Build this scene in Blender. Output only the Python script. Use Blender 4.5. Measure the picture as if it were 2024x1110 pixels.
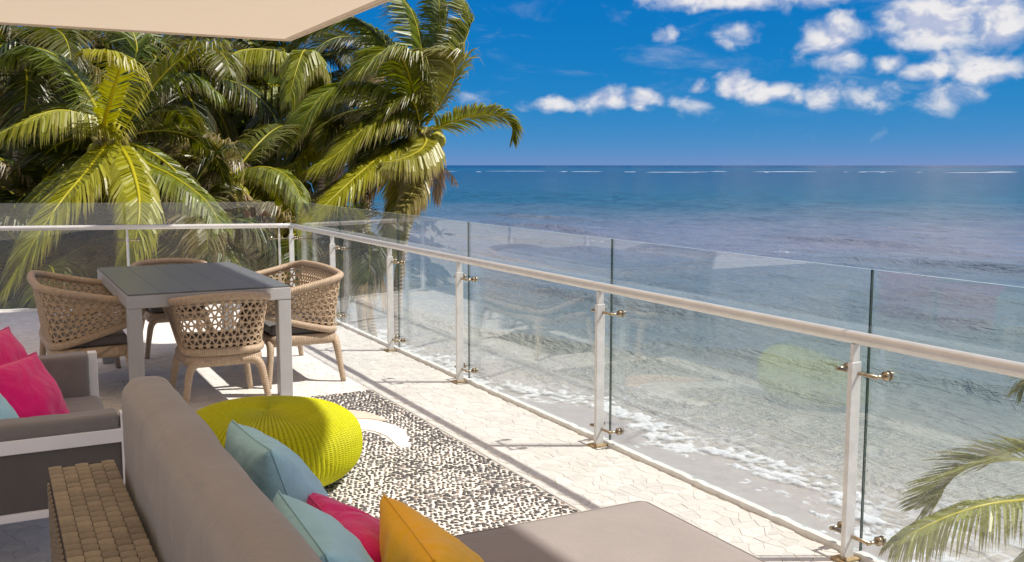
import bpy, bmesh, math, random
from mathutils import Vector, Matrix, noise as mnoise

random.seed(7)
R = math.radians
scene = bpy.context.scene
for o in list(bpy.data.objects):
    bpy.data.objects.remove(o)
COL = scene.collection

# ------------------------------------------------------------------ camera
EYE = 1.55
FPX = 1960.0
PITCH = math.atan(229.0 / FPX)
cam_d = bpy.data.cameras.new('camera')
cam_d.sensor_width = 36.0
cam_d.lens = FPX / 2024.0 * 36.0
cam_d.clip_start = 0.05
cam_d.clip_end = 60000
cam = bpy.data.objects.new('camera', cam_d)
cam.location = (0, 0, EYE)
cam.rotation_euler = (math.pi / 2 - PITCH, 0, 0)
COL.objects.link(cam)
scene.camera = cam

# ------------------------------------------------------------------ view
scene.view_settings.view_transform = 'Standard'
scene.view_settings.look = 'None'
scene.view_settings.gamma = 1.0
scene.view_settings.exposure = 0.6
scene.view_settings.use_curve_mapping = False
scene.render.engine = 'CYCLES'
scene.cycles.max_bounces = 7
scene.cycles.diffuse_bounces = 3
scene.cycles.glossy_bounces = 3
scene.cycles.transmission_bounces = 4
scene.cycles.transparent_max_bounces = 24
scene.cycles.use_denoising = True
scene.cycles.caustics_reflective = False
scene.cycles.caustics_refractive = False

# ------------------------------------------------------------------ sun and sky
SUN_EL = R(54.5)
SUN_AZ = R(90)            # clockwise from +Y: the sun stands square to the right
sun_d = bpy.data.lights.new('sun', 'SUN')
sun_d.energy = 3.7
sun_d.angle = R(1.1)
sun_d.color = (1.0, 0.955, 0.875)
sun = bpy.data.objects.new('sun', sun_d)
sun.rotation_euler = (0, math.pi / 2 - SUN_EL, 0)
sun.location = (30, 0, 40)
COL.objects.link(sun)


def ray(x, y):
    """world direction of a photograph pixel (used to take bearings of far things)"""
    u = (x - 1012) / FPX
    v = -(y - 555) / FPX
    c, s = math.cos(PITCH), math.sin(PITCH)
    return Vector((u, c + v * s, -s + v * c))


def at(x, y, Y):
    r = ray(x, y)
    t = Y / r.y
    return Vector((r.x * t, Y, EYE + r.z * t))


world = bpy.data.worlds.new('World')
scene.world = world
world.use_nodes = True
wt = world.node_tree
world.cycles.sampling_method = 'MANUAL'
world.cycles.sample_map_resolution = 256
wt.nodes.clear()

# (pixel bearing of the cloud's middle, half width, half height, strength)
CLOUDS = [
    (1100, 205, 75, 20, .62), (1190, 197, 80, 26, .75), (1275, 198, 60, 24, .7), (1355, 200, 80, 26, .35),
    (1378, 166, 26, 16, .55), (1455, 165, 45, 34, .95), (1510, 178, 62, 24, .85), (1560, 190, 30, 18, .5),
    (1625, 190, 55, 40, .55), (1720, 190, 70, 36, .42), (1750, 205, 30, 24, .4), (1880, 190, 75, 36, .42),
    (1630, 75, 60, 40, .8), (1660, 60, 50, 42, .85), (1655, 118, 70, 26, .55), (1750, 125, 36, 26, .6),
    (1320, 72, 24, 18, .45), (1465, 66, 55, 26, .55), (1430, 88, 22, 14, .4),
    (1850, 45, 110, 60, 1.0), (1960, 30, 110, 70, .8), (1830, 142, 75, 26, .6), (1940, 132, 75, 34, .8), (1885, 110, 70, 40, .5),
    (1440, -2, 190, 26, .85), (1300, -8, 60, 20, .6), (1640, -25, 170, 40, .7), (1800, -60, 300, 60, .8),
    (935, 195, 45, 20, .12),
]


SKY_GRADE = ((2.6, .0178), (.465, 1.07), (.14, 3.90))


def density_group():
    g = bpy.data.node_groups.new('cloud_density', 'ShaderNodeTree')
    g.interface.new_socket('P', in_out='INPUT', socket_type='NodeSocketVector')
    g.interface.new_socket('D', in_out='OUTPUT', socket_type='NodeSocketFloat')
    N, L = g.nodes, g.links
    gi = N.new('NodeGroupInput')
    go = N.new('NodeGroupOutput')
    # puffs: warp the coordinate a little so that outlines billow
    nw = N.new('ShaderNodeTexNoise')
    nw.inputs['Scale'].default_value = 26
    nw.inputs['Detail'].default_value = 3
    L.new(gi.outputs[0], nw.inputs['Vector'])
    sub = N.new('ShaderNodeVectorMath'); sub.operation = 'SUBTRACT'
    L.new(nw.outputs['Color'], sub.inputs[0]); sub.inputs[1].default_value = (.5, .5, .5)
    sc = N.new('ShaderNodeVectorMath'); sc.operation = 'MULTIPLY_ADD'
    L.new(sub.outputs[0], sc.inputs[0]); sc.inputs[1].default_value = (.035, .022, 0)
    L.new(gi.outputs[0], sc.inputs[2])
    prev = None
    for (x, y, rx, ry, st) in CLOUDS:
        r = ray(x, y)
        az = math.atan2(r.x, r.y)
        el = math.asin(r.normalized().z)
        a = N.new('ShaderNodeVectorMath'); a.operation = 'SUBTRACT'
        L.new(sc.outputs[0], a.inputs[0]); a.inputs[1].default_value = (az, el, 0)
        b = N.new('ShaderNodeVectorMath'); b.operation = 'MULTIPLY'
        L.new(a.outputs[0], b.inputs[0]); b.inputs[1].default_value = (FPX / (rx * 1.12), FPX / (ry * 1.15), 0)
        c = N.new('ShaderNodeVectorMath'); c.operation = 'LENGTH'
        L.new(b.outputs[0], c.inputs[0])
        m = N.new('ShaderNodeMapRange'); m.interpolation_type = 'SMOOTHSTEP'
        L.new(c.outputs['Value'], m.inputs['Value'])
        m.inputs['From Min'].default_value = 1.25; m.inputs['From Max'].default_value = 0.15
        m.inputs['To Min'].default_value = 0.0; m.inputs['To Max'].default_value = .25 + .75 * st
        if prev is None:
            prev = m.outputs[0]
        else:
            mx = N.new('ShaderNodeMath'); mx.operation = 'MAXIMUM'
            L.new(prev, mx.inputs[0]); L.new(m.outputs[0], mx.inputs[1])
            prev = mx.outputs[0]
    # scattered cloud added all round out of view, thickened to raise the fill light
    ng = N.new('ShaderNodeTexNoise'); ng.inputs['Scale'].default_value = 5; ng.inputs['Detail'].default_value = 2
    L.new(gi.outputs[0], ng.inputs['Vector'])
    mg = N.new('ShaderNodeMapRange'); mg.inputs['From Min'].default_value = .40; mg.inputs['From Max'].default_value = .62
    L.new(ng.outputs[0], mg.inputs['Value'])
    sx = N.new('ShaderNodeSeparateXYZ'); L.new(gi.outputs[0], sx.inputs[0])
    ab = N.new('ShaderNodeMath'); ab.operation = 'ABSOLUTE'; L.new(sx.outputs[0], ab.inputs[0])
    ma = N.new('ShaderNodeMapRange'); ma.inputs['From Min'].default_value = .52; ma.inputs['From Max'].default_value = .7
    L.new(ab.outputs[0], ma.inputs['Value'])
    me_ = N.new('ShaderNodeMapRange'); me_.inputs['From Min'].default_value = .19; me_.inputs['From Max'].default_value = .34
    L.new(sx.outputs[1], me_.inputs['Value'])
    mm_ = N.new('ShaderNodeMath'); mm_.operation = 'MAXIMUM'; L.new(ma.outputs[0], mm_.inputs[0]); L.new(me_.outputs[0], mm_.inputs[1])
    lo_ = N.new('ShaderNodeMapRange'); lo_.inputs['From Min'].default_value = .04; lo_.inputs['From Max'].default_value = .12
    L.new(sx.outputs[1], lo_.inputs['Value'])
    mk_ = N.new('ShaderNodeMath'); mk_.operation = 'MULTIPLY'; L.new(mm_.outputs[0], mk_.inputs[0]); L.new(lo_.outputs[0], mk_.inputs[1])
    mu = N.new('ShaderNodeMath'); mu.operation = 'MULTIPLY'; L.new(mg.outputs[0], mu.inputs[0]); L.new(mk_.outputs[0], mu.inputs[1])
    mx = N.new('ShaderNodeMath'); mx.operation = 'MAXIMUM'; L.new(prev, mx.inputs[0]); L.new(mu.outputs[0], mx.inputs[1])
    L.new(mx.outputs[0], go.inputs[0])
    return g


def billow(N, L, vec, k, det=6):
    n1 = N.new('ShaderNodeTexNoise'); n1.inputs['Scale'].default_value = 36; n1.inputs['Detail'].default_value = det
    n1.inputs['Roughness'].default_value = .56; n1.inputs['Distortion'].default_value = .35
    mp = N.new('ShaderNodeMapping'); mp.inputs['Scale'].default_value = (1, 1.45, 1)
    L.new(vec, mp.inputs[0]); L.new(mp.outputs[0], n1.inputs['Vector'])
    s1 = N.new('ShaderNodeMath'); s1.operation = 'SUBTRACT'; L.new(n1.outputs[0], s1.inputs[0]); s1.inputs[1].default_value = .5
    ml = N.new('ShaderNodeMath'); ml.operation = 'MULTIPLY'; L.new(s1.outputs[0], ml.inputs[0]); ml.inputs[1].default_value = k
    return ml.outputs[0]


def build_world():
    N, L = wt.nodes, wt.links
    out = N.new('ShaderNodeOutputWorld')
    bg = N.new('ShaderNodeBackground')
    bg.inputs['Strength'].default_value = 0.073
    L.new(bg.outputs[0], out.inputs[0])
    sky = N.new('ShaderNodeTexSky')
    sky.sky_type = 'NISHITA'
    sky.sun_disc = False
    sky.sun_elevation = SUN_EL
    sky.sun_rotation = SUN_AZ
    sky.altitude = 0
    sky.air_density = 0.55
    sky.dust_density = 0.0
    sky.ozone_density = 6.0
    # a deep, clear tropical blue: each channel of the sky through one power and gain
    sc_ = N.new('ShaderNodeSeparateColor'); L.new(sky.outputs[0], sc_.inputs[0])
    cc_ = N.new('ShaderNodeCombineColor')
    for i, (pw, gain) in enumerate(SKY_GRADE):
        p_ = N.new('ShaderNodeMath'); p_.operation = 'POWER'; L.new(sc_.outputs[i], p_.inputs[0]); p_.inputs[1].default_value = pw
        g_ = N.new('ShaderNodeMath'); g_.operation = 'MULTIPLY'; L.new(p_.outputs[0], g_.inputs[0]); g_.inputs[1].default_value = gain
        L.new(g_.outputs[0], cc_.inputs[i])
    hs = cc_
    tc = N.new('ShaderNodeTexCoord')
    nm = N.new('ShaderNodeVectorMath'); nm.operation = 'NORMALIZE'; L.new(tc.outputs['Generated'], nm.inputs[0])
    sp = N.new('ShaderNodeSeparateXYZ'); L.new(nm.outputs[0], sp.inputs[0])
    azn = N.new('ShaderNodeMath'); azn.operation = 'ARCTAN2'; L.new(sp.outputs[0], azn.inputs[0]); L.new(sp.outputs[1], azn.inputs[1])
    eln = N.new('ShaderNodeMath'); eln.operation = 'ARCSINE'; L.new(sp.outputs[2], eln.inputs[0])
    cb = N.new('ShaderNodeCombineXYZ'); L.new(azn.outputs[0], cb.inputs[0]); L.new(eln.outputs[0], cb.inputs[1])
    g = density_group()
    d1 = N.new('ShaderNodeGroup'); d1.node_tree = g; L.new(cb.outputs[0], d1.inputs[0])
    off = N.new('ShaderNodeVectorMath'); off.operation = 'ADD'; L.new(cb.outputs[0], off.inputs[0]); off.inputs[1].default_value = (.007, .011, 0)
    b1 = billow(N, L, cb.outputs[0], 1.25)
    c1 = billow(N, L, cb.outputs[0], 1.25, 3)
    c2 = billow(N, L, off.outputs[0], 1.25, 3)
    dsum = N.new('ShaderNodeMath'); dsum.operation = 'ADD'; L.new(d1.outputs[0], dsum.inputs[0]); L.new(b1, dsum.inputs[1])
    al = N.new('ShaderNodeMapRange'); al.interpolation_type = 'SMOOTHSTEP'
    al.inputs['From Min'].default_value = .15; al.inputs['From Max'].default_value = .98
    al.inputs['To Max'].default_value = .96
    L.new(dsum.outputs[0], al.inputs['Value'])
    # sunlit side against the side turned from the sun
    df = N.new('ShaderNodeMath'); df.operation = 'SUBTRACT'; L.new(c1, df.inputs[0]); L.new(c2, df.inputs[1])
    sh = N.new('ShaderNodeMapRange'); sh.inputs['From Min'].default_value = -.16; sh.inputs['From Max'].default_value = .13
    L.new(df.outputs[0], sh.inputs['Value'])
    # thin layered veil between the heaps
    mv = N.new('ShaderNodeMapping'); mv.inputs['Scale'].default_value = (5.5, 19, 1); L.new(cb.outputs[0], mv.inputs[0])
    nv = N.new('ShaderNodeTexNoise'); nv.inputs['Scale'].default_value = 1.6; nv.inputs['Detail'].default_value = 6; nv.inputs['Roughness'].default_value = .62; nv.inputs['Distortion'].default_value = .6
    L.new(mv.outputs[0], nv.inputs['Vector'])
    rv = N.new('ShaderNodeMapRange'); rv.interpolation_type = 'SMOOTHSTEP'; rv.inputs['From Min'].default_value = .52; rv.inputs['From Max'].default_value = .80; rv.inputs['To Max'].default_value = .26
    L.new(nv.outputs[0], rv.inputs['Value'])
    ve = N.new('ShaderNodeMapRange'); ve.interpolation_type = 'SMOOTHSTEP'; ve.inputs['From Min'].default_value = .025; ve.inputs['From Max'].default_value = .075; L.new(eln.outputs[0], ve.inputs['Value'])
    vv = N.new('ShaderNodeMath'); vv.operation = 'MULTIPLY'; L.new(rv.outputs[0], vv.inputs[0]); L.new(ve.outputs[0], vv.inputs[1])
    am = N.new('ShaderNodeMath'); am.operation = 'MAXIMUM'; L.new(al.outputs[0], am.inputs[0]); L.new(vv.outputs[0], am.inputs[1])
    al = am
    cr = N.new('ShaderNodeMix'); cr.data_type = 'RGBA'
    L.new(sh.outputs[0], cr.inputs['Factor'])
    cr.inputs['A'].default_value = (4.6, 5.0, 6.5, 1)
    cr.inputs['B'].default_value = (7.9, 7.7, 7.7, 1)
    mixc = N.new('ShaderNodeMix'); mixc.data_type = 'RGBA'
    L.new(al.outputs[0], mixc.inputs['Factor'])
    L.new(hs.outputs[0], mixc.inputs['A']); L.new(cr.outputs['Result'], mixc.inputs['B'])
    L.new(mixc.outputs['Result'], bg.inputs['Color'])


build_world()

# ------------------------------------------------------------------ helpers
U2 = Vector((-0.466, 0.885, 0)).normalized()   # along the sea-side railing
V2 = Vector((U2.y, -U2.x, 0))                  # square to it, towards the sea
THETA = math.atan2(V2.y, V2.x)


def D(a, b, z=0.0):
    p = V2 * a + U2 * b
    return Vector((p.x, p.y, z))


def tag(o, label=None, cat=None, group=None, kind=None):
    if label: o['label'] = label
    if cat: o['category'] = cat
    if group: o['group'] = group
    if kind: o['kind'] = kind
    return o


def empty(name, loc, rz=0.0):
    o = bpy.data.objects.new(name, None)
    o.empty_display_size = .1
    COL.objects.link(o)
    o.location = loc
    o.rotation_euler = (0, 0, rz)
    return o


class MB:
    def __init__(self):
        self.v = []
        self.f = []
        self.uv = []      # per face list of uv tuples or None
        self.smooth = []
        self.col = {}     # vertex index -> colour

    def add(self, vs, fs, smooth=False, uvs=None):
        k = len(self.v)
        self.v.extend([tuple(p) for p in vs])
        for i, f in enumerate(fs):
            self.f.append(tuple(k + j for j in f))
            self.uv.append(uvs[i] if uvs else None)
            self.smooth.append(smooth)
        return k

    def box(self, c, s, rot=None, bev=0.0):
        c = Vector(c); hx, hy, hz = s[0] / 2, s[1] / 2, s[2] / 2
        if bev <= 0:
            vs = [(-hx, -hy, -hz), (hx, -hy, -hz), (hx, hy, -hz), (-hx, hy, -hz), (-hx, -hy, hz), (hx, -hy, hz), (hx, hy, hz), (-hx, hy, hz)]
            fs = [(0, 3, 2, 1), (4, 5, 6, 7), (0, 1, 5, 4), (1, 2, 6, 5), (2, 3, 7, 6), (3, 0, 4, 7)]
        else:
            bm = bmesh.new()
            bmesh.ops.create_cube(bm, size=1)
            for v in bm.verts:
                v.co = Vector((v.co.x * s[0], v.co.y * s[1], v.co.z * s[2]))
            bmesh.ops.bevel(bm, geom=bm.edges[:], offset=bev, segments=2, profile=.5, affect='EDGES')
            bm.verts.index_update()
            vs = [v.co.copy() for v in bm.verts]
            fs = [[v.index for v in f.verts] for f in bm.faces]
            bm.free()
        if rot is not None:
            vs = [rot @ Vector(p) for p in vs]
        return self.add([Vector(p) + c for p in vs], fs)

    def tube(self, pts, rad, n=8, caps=True, closed=False, flat=1.0, up=None):
        pts = [Vector(p) for p in pts]
        m = len(pts)
        if not hasattr(rad, '__len__'):
            rad = [rad] * m
        vs = []; fs = []; uvs = []
        prevN = None
        dist = 0
        ds = []
        for i in range(m):
            if closed:
                T = pts[(i + 1) % m] - pts[i - 1]
            else:
                T = pts[min(i + 1, m - 1)] - pts[max(i - 1, 0)]
            T.normalize()
            if prevN is None:
                ref = up if up is not None else (Vector((0, 0, 1)) if abs(T.z) < .9 else Vector((1, 0, 0)))
                Nn = (ref - T * ref.dot(T)).normalized()
            else:
                Nn = (prevN - T * prevN.dot(T))
                Nn.normalize()
            prevN = Nn
            B = T.cross(Nn)
            if i: dist += (pts[i] - pts[i - 1]).length
            ds.append(dist)
            for k in range(n):
                a = 2 * math.pi * k / n
                vs.append(pts[i] + (Nn * math.cos(a) * flat + B * math.sin(a)) * rad[i])
        rings = m if closed else m - 1
        for i in range(rings):
            j = (i + 1) % m
            d0, d1 = ds[i], (ds[j] if j else dist + .02)
            for k in range(n):
                k2 = (k + 1) % n
                fs.append((i * n + k, i * n + k2, j * n + k2, j * n + k))
                uvs.append([(d0, k / n), (d0, (k + 1) / n), (d1, (k + 1) / n), (d1, k / n)])
        if caps and not closed:
            fs.append(tuple(range(n - 1, -1, -1))); uvs.append([(0, 0)] * n)
            fs.append(tuple((m - 1) * n + k for k in range(n))); uvs.append([(0, 0)] * n)
        return self.add(vs, fs, True, uvs)

    def lathe(self, prof, n=32, c=(0, 0, 0)):
        c = Vector(c)
        vs = []; fs = []
        for (r, z) in prof:
            for k in range(n):
                a = 2 * math.pi * k / n
                vs.append(c + Vector((r * math.cos(a), r * math.sin(a), z)))
        for i in range(len(prof) - 1):
            for k in range(n):
                k2 = (k + 1) % n
                fs.append((i * n + k, i * n + k2, (i + 1) * n + k2, (i + 1) * n + k))
        return self.add(vs, fs, True)

    def prism(self, poly, z0, z1, inset=0.0, zi=None):
        """vertical prism from a counter-clockwise outline"""
        n = len(poly)
        vs = [(x, y, z0) for x, y in poly] + [(x, y, z1) for x, y in poly]
        fs = [tuple(range(n - 1, -1, -1)), tuple(range(n, 2 * n))]
        for i in range(n):
            j = (i + 1) % n
            fs.append((i, j, n + j, n + i))
        return self.add(vs, fs)

    def mesh(self, name):
        me = bpy.data.meshes.new(name)
        me.from_pydata(self.v, [], self.f)
        if any(self.smooth):
            me.polygons.foreach_set('use_smooth', [bool(s) for s in self.smooth])
        if any(u is not None for u in self.uv):
            lay = me.uv_layers.new(name='UVMap')
            flat = []
            for f, u in zip(self.f, self.uv):
                if u is None:
                    flat.extend([0.0, 0.0] * len(f))
                else:
                    for q in u: flat.extend(q)
            lay.data.foreach_set('uv', flat)
        if self.col:
            ca = me.color_attributes.new('tint', 'FLOAT_COLOR', 'POINT')
            buf = []
            for i in range(len(self.v)):
                buf.extend(self.col.get(i, (0, 0, 0, 1)))
            ca.data.foreach_set('color', buf)
        me.update()
        return me

    def build(self, name, mat, parent=None, loc=None, rz=None):
        me = self.mesh(name)
        me.materials.append(mat)
        o = bpy.data.objects.new(name, me)
        COL.objects.link(o)
        if parent is not None: o.parent = parent
        if loc is not None: o.location = loc
        if rz is not None: o.rotation_euler = (0, 0, rz)
        return o


def link_mesh(name, me, parent=None, loc=None, rot=None, scale=None):
    o = bpy.data.objects.new(name, me)
    COL.objects.link(o)
    if parent is not None: o.parent = parent
    if loc is not None: o.location = loc
    if rot is not None: o.rotation_euler = rot
    if scale is not None: o.scale = scale
    return o


def copy_tree(o, parent=None):
    c = o.copy()
    COL.objects.link(c)
    c.parent = parent
    for ch in list(o.children):
        copy_tree(ch, c)
    return c


def catmull(pts, n):
    pts = [Vector(p) for p in pts]
    P = [pts[0] * 2 - pts[1]] + pts + [pts[-1] * 2 - pts[-2]]
    out = []
    segs = len(pts) - 1
    for i in range(n + 1):
        t = i / n * segs
        k = min(int(t), segs - 1)
        t -= k
        p0, p1, p2, p3 = P[k:k + 4]
        out.append(.5 * ((2 * p1) + (p2 - p0) * t + (2 * p0 - 5 * p1 + 4 * p2 - p3) * t * t + (3 * p1 - p0 - 3 * p2 + p3) * t ** 3))
    return out


# ------------------------------------------------------------------ materials
def new_mat(name):
    m = bpy.data.materials.new(name)
    m.use_nodes = True
    nt = m.node_tree
    b = nt.nodes['Principled BSDF']
    return m, nt, nt.nodes, nt.links, b


def noise_node(N, L, vec, scale, detail=4, rough=.5, dist=0.0):
    n = N.new('ShaderNodeTexNoise')
    n.inputs['Scale'].default_value = scale
    n.inputs['Detail'].default_value = detail
    n.inputs['Roughness'].default_value = rough
    n.inputs['Distortion'].default_value = dist
    if vec is not None: L.new(vec, n.inputs['Vector'])
    return n


def ramp(N, L, fac, stops):
    r = N.new('ShaderNodeValToRGB')
    e = r.color_ramp.elements
    while len(e) < len(stops): e.new(.5)
    for i, (p, c) in enumerate(stops):
        e[i].position = p
        e[i].color = (*c, 1) if len(c) == 3 else c
    L.new(fac, r.inputs[0])
    return r


def bump(N, L, b, h, strength, dist):
    bp = N.new('ShaderNodeBump')
    bp.inputs['Strength'].default_value = strength
    bp.inputs['Distance'].default_value = dist
    L.new(h, bp.inputs['Height'])
    L.new(bp.outputs[0], b.inputs['Normal'])
    return bp


def simple_mat(name, col, rough=.5, metal=0.0, var=.08, scale=6.0, bump_s=0.0, bump_scale=200, spec=.5, objvar=0.0):
    m, nt, N, L, b = new_mat(name)
    tc = N.new('ShaderNodeTexCoord')
    n = noise_node(N, L, tc.outputs['Object'], scale, 5, .6)
    lo = tuple(max(0, c * (1 - var)) for c in col)
    hi = tuple(min(1, c * (1 + var)) for c in col)
    r = ramp(N, L, n.outputs[0], [(.3, lo), (.7, hi)])
    outc = r.outputs[0]
    if objvar:
        oi = N.new('ShaderNodeObjectInfo')
        hs = N.new('ShaderNodeHueSaturation')
        mr = N.new('ShaderNodeMapRange')
        mr.inputs['To Min'].default_value = 1 - objvar; mr.inputs['To Max'].default_value = 1 + objvar
        L.new(oi.outputs['Random'], mr.inputs['Value']); L.new(mr.outputs[0], hs.inputs['Value'])
        L.new(outc, hs.inputs['Color']); outc = hs.outputs[0]
    L.new(outc, b.inputs['Base Color'])
    b.inputs['Roughness'].default_value = rough
    b.inputs['Metallic'].default_value = metal
    b.inputs['Specular IOR Level'].default_value = spec
    if bump_s:
        n2 = noise_node(N, L, tc.outputs['Object'], bump_scale, 3, .6)
        bump(N, L, b, n2.outputs[0], bump_s, .01)
    return m


def fabric_mat(name, col, weave=900, var=.07, sheen=.25, fold=.0):
    m, nt, N, L, b = new_mat(name)
    tc = N.new('ShaderNodeTexCoord')
    n = noise_node(N, L, tc.outputs['Object'], 5, 6, .65)
    n3 = noise_node(N, L, tc.outputs['Object'], weave * .35, 2, .5)
    mx = N.new('ShaderNodeMath'); mx.operation = 'MULTIPLY_ADD'
    L.new(n3.outputs[0], mx.inputs[0]); mx.inputs[1].default_value = .5
    L.new(n.outputs[0], mx.inputs[2])
    r = ramp(N, L, mx.outputs[0], [(.5, tuple(c * (1 - var) for c in col)), (1.0, tuple(min(1, c * (1 + var)) for c in col))])
    L.new(r.outputs[0], b.inputs['Base Color'])
    b.inputs['Roughness'].default_value = .92
    b.inputs['Specular IOR Level'].default_value = .2
    b.inputs['Sheen Weight'].default_value = sheen
    b.inputs['Sheen Roughness'].default_value = .5
    wr = noise_node(N, L, tc.outputs['Object'], 9, 3, .55, .8)
    ad = N.new('ShaderNodeMath'); ad.operation = 'MULTIPLY_ADD'
    L.new(wr.outputs[0], ad.inputs[0]); ad.inputs[1].default_value = 6 + fold * 20
    L.new(n3.outputs[0], ad.inputs[2])
    bump(N, L, b, ad.outputs[0], .35, .002)
    return m


M = {}
M['white_metal'] = simple_mat('white_painted_metal', (.74, .73, .71), .42, 0, .10, 14, .12, 150)
M['rail_metal'] = simple_mat('brushed_rail', (.72, .69, .65), .33, .25, .06, 12, .05, 220)
M['grey_metal'] = simple_mat('silver_powder_coat', (.42, .41, .41), .45, .1, .05, 8, .05, 300)
M['bronze'] = simple_mat('tarnished_steel', (.45, .36, .25), .28, .9, .3, 60)
M['white_frame'] = simple_mat('white_sofa_frame', (.86, .86, .88), .42, 0, .04, 5)
M['grey_fabric'] = fabric_mat('taupe_canvas', (.29, .258, .232), fold=.05)
M['grey_fabric_light'] = fabric_mat('chaise_canvas', (.28, .245, .226))
M['grey_fabric_dark'] = fabric_mat('charcoal_canvas', (.125, .115, .11))
M['grey_fabric_mid'] = fabric_mat('graphite_canvas', (.215, .198, .188))
M['pink'] = fabric_mat('magenta_cotton', (.78, .007, .175), var=.12, sheen=.35, fold=.6)
M['blue'] = fabric_mat('pale_blue_cotton', (.38, .67, .77), var=.08, fold=.6)
M['orange'] = fabric_mat('amber_cotton', (.95, .49, .003), var=.06, fold=.6)
M['seat_pad'] = fabric_mat('brown_grey_seat_pad', (.13, .115, .105))
M['mortar'] = simple_mat('cream_mortar', (.76, .71, .64), .9, 0, .12, 18, .3, 120)
M['white_marble'] = simple_mat('white_marble_inlay', (.80, .77, .72), .45, 0, .06, 14, .08, 60)
M['pink_marble'] = simple_mat('pink_marble_inlay', (.74, .55, .44), .5, 0, .08, 14, .08, 60)
M['kerb'] = simple_mat('white_sealant_kerb', (.78, .77, .74), .7, 0, .1, 20, .4, 40)
M['stain'] = simple_mat('rust_stained_plate', (.42, .30, .16), .7, .2, .5, 40)
M['wall_plaster'] = simple_mat('white_render', (.72, .70, .66), .9, 0, .06, 3, .2, 80)
M['coconut'] = simple_mat('coconut_husk', (.42, .38, .03), .45, 0, .35, 6, objvar=.35)
M['trunk'] = None


def stone_mat():
    m, nt, N, L, b = new_mat('cream_stone_fragment')
    tc = N.new('ShaderNodeTexCoord')
    geo = N.new('ShaderNodeNewGeometry')
    n1 = noise_node(N, L, geo.outputs['Position'], 2.2, 6, .6)
    n2 = noise_node(N, L, geo.outputs['Position'], 34, 6, .7, .4)
    r = ramp(N, L, n2.outputs[0], [(.25, (.68, .635, .585)), (.5, (.77, .742, .70)), (.8, (.81, .79, .755))])
    at_ = N.new('ShaderNodeAttribute'); at_.attribute_name = 'tint'
    mr = N.new('ShaderNodeMapRange'); mr.inputs['To Min'].default_value = .90; mr.inputs['To Max'].default_value = 1.06
    ri = N.new('ShaderNodeMath'); ri.operation = 'ADD'
    oi = N.new('ShaderNodeObjectInfo')
    sp = N.new('ShaderNodeSeparateColor'); L.new(at_.outputs['Color'], sp.inputs[0])
    L.new(sp.outputs[0], ri.inputs[0]); ri.inputs[1].default_value = 0
    L.new(ri.outputs[0], mr.inputs['Value'])
    hs = N.new('ShaderNodeHueSaturation'); L.new(r.outputs[0], hs.inputs['Color']); L.new(mr.outputs[0], hs.inputs['Value'])
    mx = N.new('ShaderNodeMix'); mx.data_type = 'RGBA'; mx.blend_type = 'MULTIPLY'; mx.inputs['Factor'].default_value = .5
    r2 = ramp(N, L, n1.outputs[0], [(.3, (.90, .86, .82)), (.65, (1, 1, 1))])
    L.new(hs.outputs[0], mx.inputs['A']); L.new(r2.outputs[0], mx.inputs['B'])
    L.new(mx.outputs['Result'], b.inputs['Base Color'])
    b.inputs['Roughness'].default_value = .62
    bump(N, L, b, n2.outputs[0], .35, .004)
    return m


M['stone'] = stone_mat()
M['joint'] = simple_mat('stone_joint', (.735, .685, .63), .95, 0, .2, 30, .3, 200)


def pebble_mat():
    m, nt, N, L, b = new_mat('river_pebble')
    at_ = N.new('ShaderNodeAttribute'); at_.attribute_name = 'tint'
    sp = N.new('ShaderNodeSeparateColor'); L.new(at_.outputs['Color'], sp.inputs[0])
    r = ramp(N, L, sp.outputs[0], [(0, (.062, .058, .058)), (.5, (.128, .119, .116)), (.8, (.24, .22, .21)), (.93, (.30, .22, .17)), (1, (.45, .40, .35))])
    L.new(r.outputs[0], b.inputs['Base Color'])
    b.inputs['Roughness'].default_value = .42
    return m


M['pebble'] = pebble_mat()


def rattan_mat(name, c0, c1, uvscale=(90, 2.0), objvar=0):
    m, nt, N, L, b = new_mat(name)
    tc = N.new('ShaderNodeTexCoord')
    mp = N.new('ShaderNodeMapping'); mp.inputs['Scale'].default_value = (uvscale[0], uvscale[1], 1)
    mp.inputs['Rotation'].default_value = (0, 0, 0)
    L.new(tc.outputs['UV'], mp.inputs[0])
    # helical wrap: phase = u*k + v*turns
    sp = N.new('ShaderNodeSeparateXYZ'); L.new(mp.outputs[0], sp.inputs[0])
    ad = N.new('ShaderNodeMath'); ad.operation = 'ADD'; L.new(sp.outputs[0], ad.inputs[0]); L.new(sp.outputs[1], ad.inputs[1])
    fr = N.new('ShaderNodeMath'); fr.operation = 'FRACT'; L.new(ad.outputs[0], fr.inputs[0])
    pp = N.new('ShaderNodeMath'); pp.operation = 'PINGPONG'; L.new(fr.outputs[0], pp.inputs[0]); pp.inputs[1].default_value = .5
    n = noise_node(N, L, tc.outputs['Object'], 45, 4, .6)
    r = ramp(N, L, n.outputs[0], [(.3, c0), (.7, c1)])
    dk = N.new('ShaderNodeMapRange'); dk.inputs['From Max'].default_value = .16; dk.inputs['To Min'].default_value = .55
    L.new(pp.outputs[0], dk.inputs['Value'])
    hs = N.new('ShaderNodeHueSaturation'); L.new(r.outputs[0], hs.inputs['Color']); L.new(dk.outputs[0], hs.inputs['Value'])
    L.new(hs.outputs[0], b.inputs['Base Color'])
    b.inputs['Roughness'].default_value = .55
    bump(N, L, b, pp.outputs[0], .6, .006)
    return m


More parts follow.
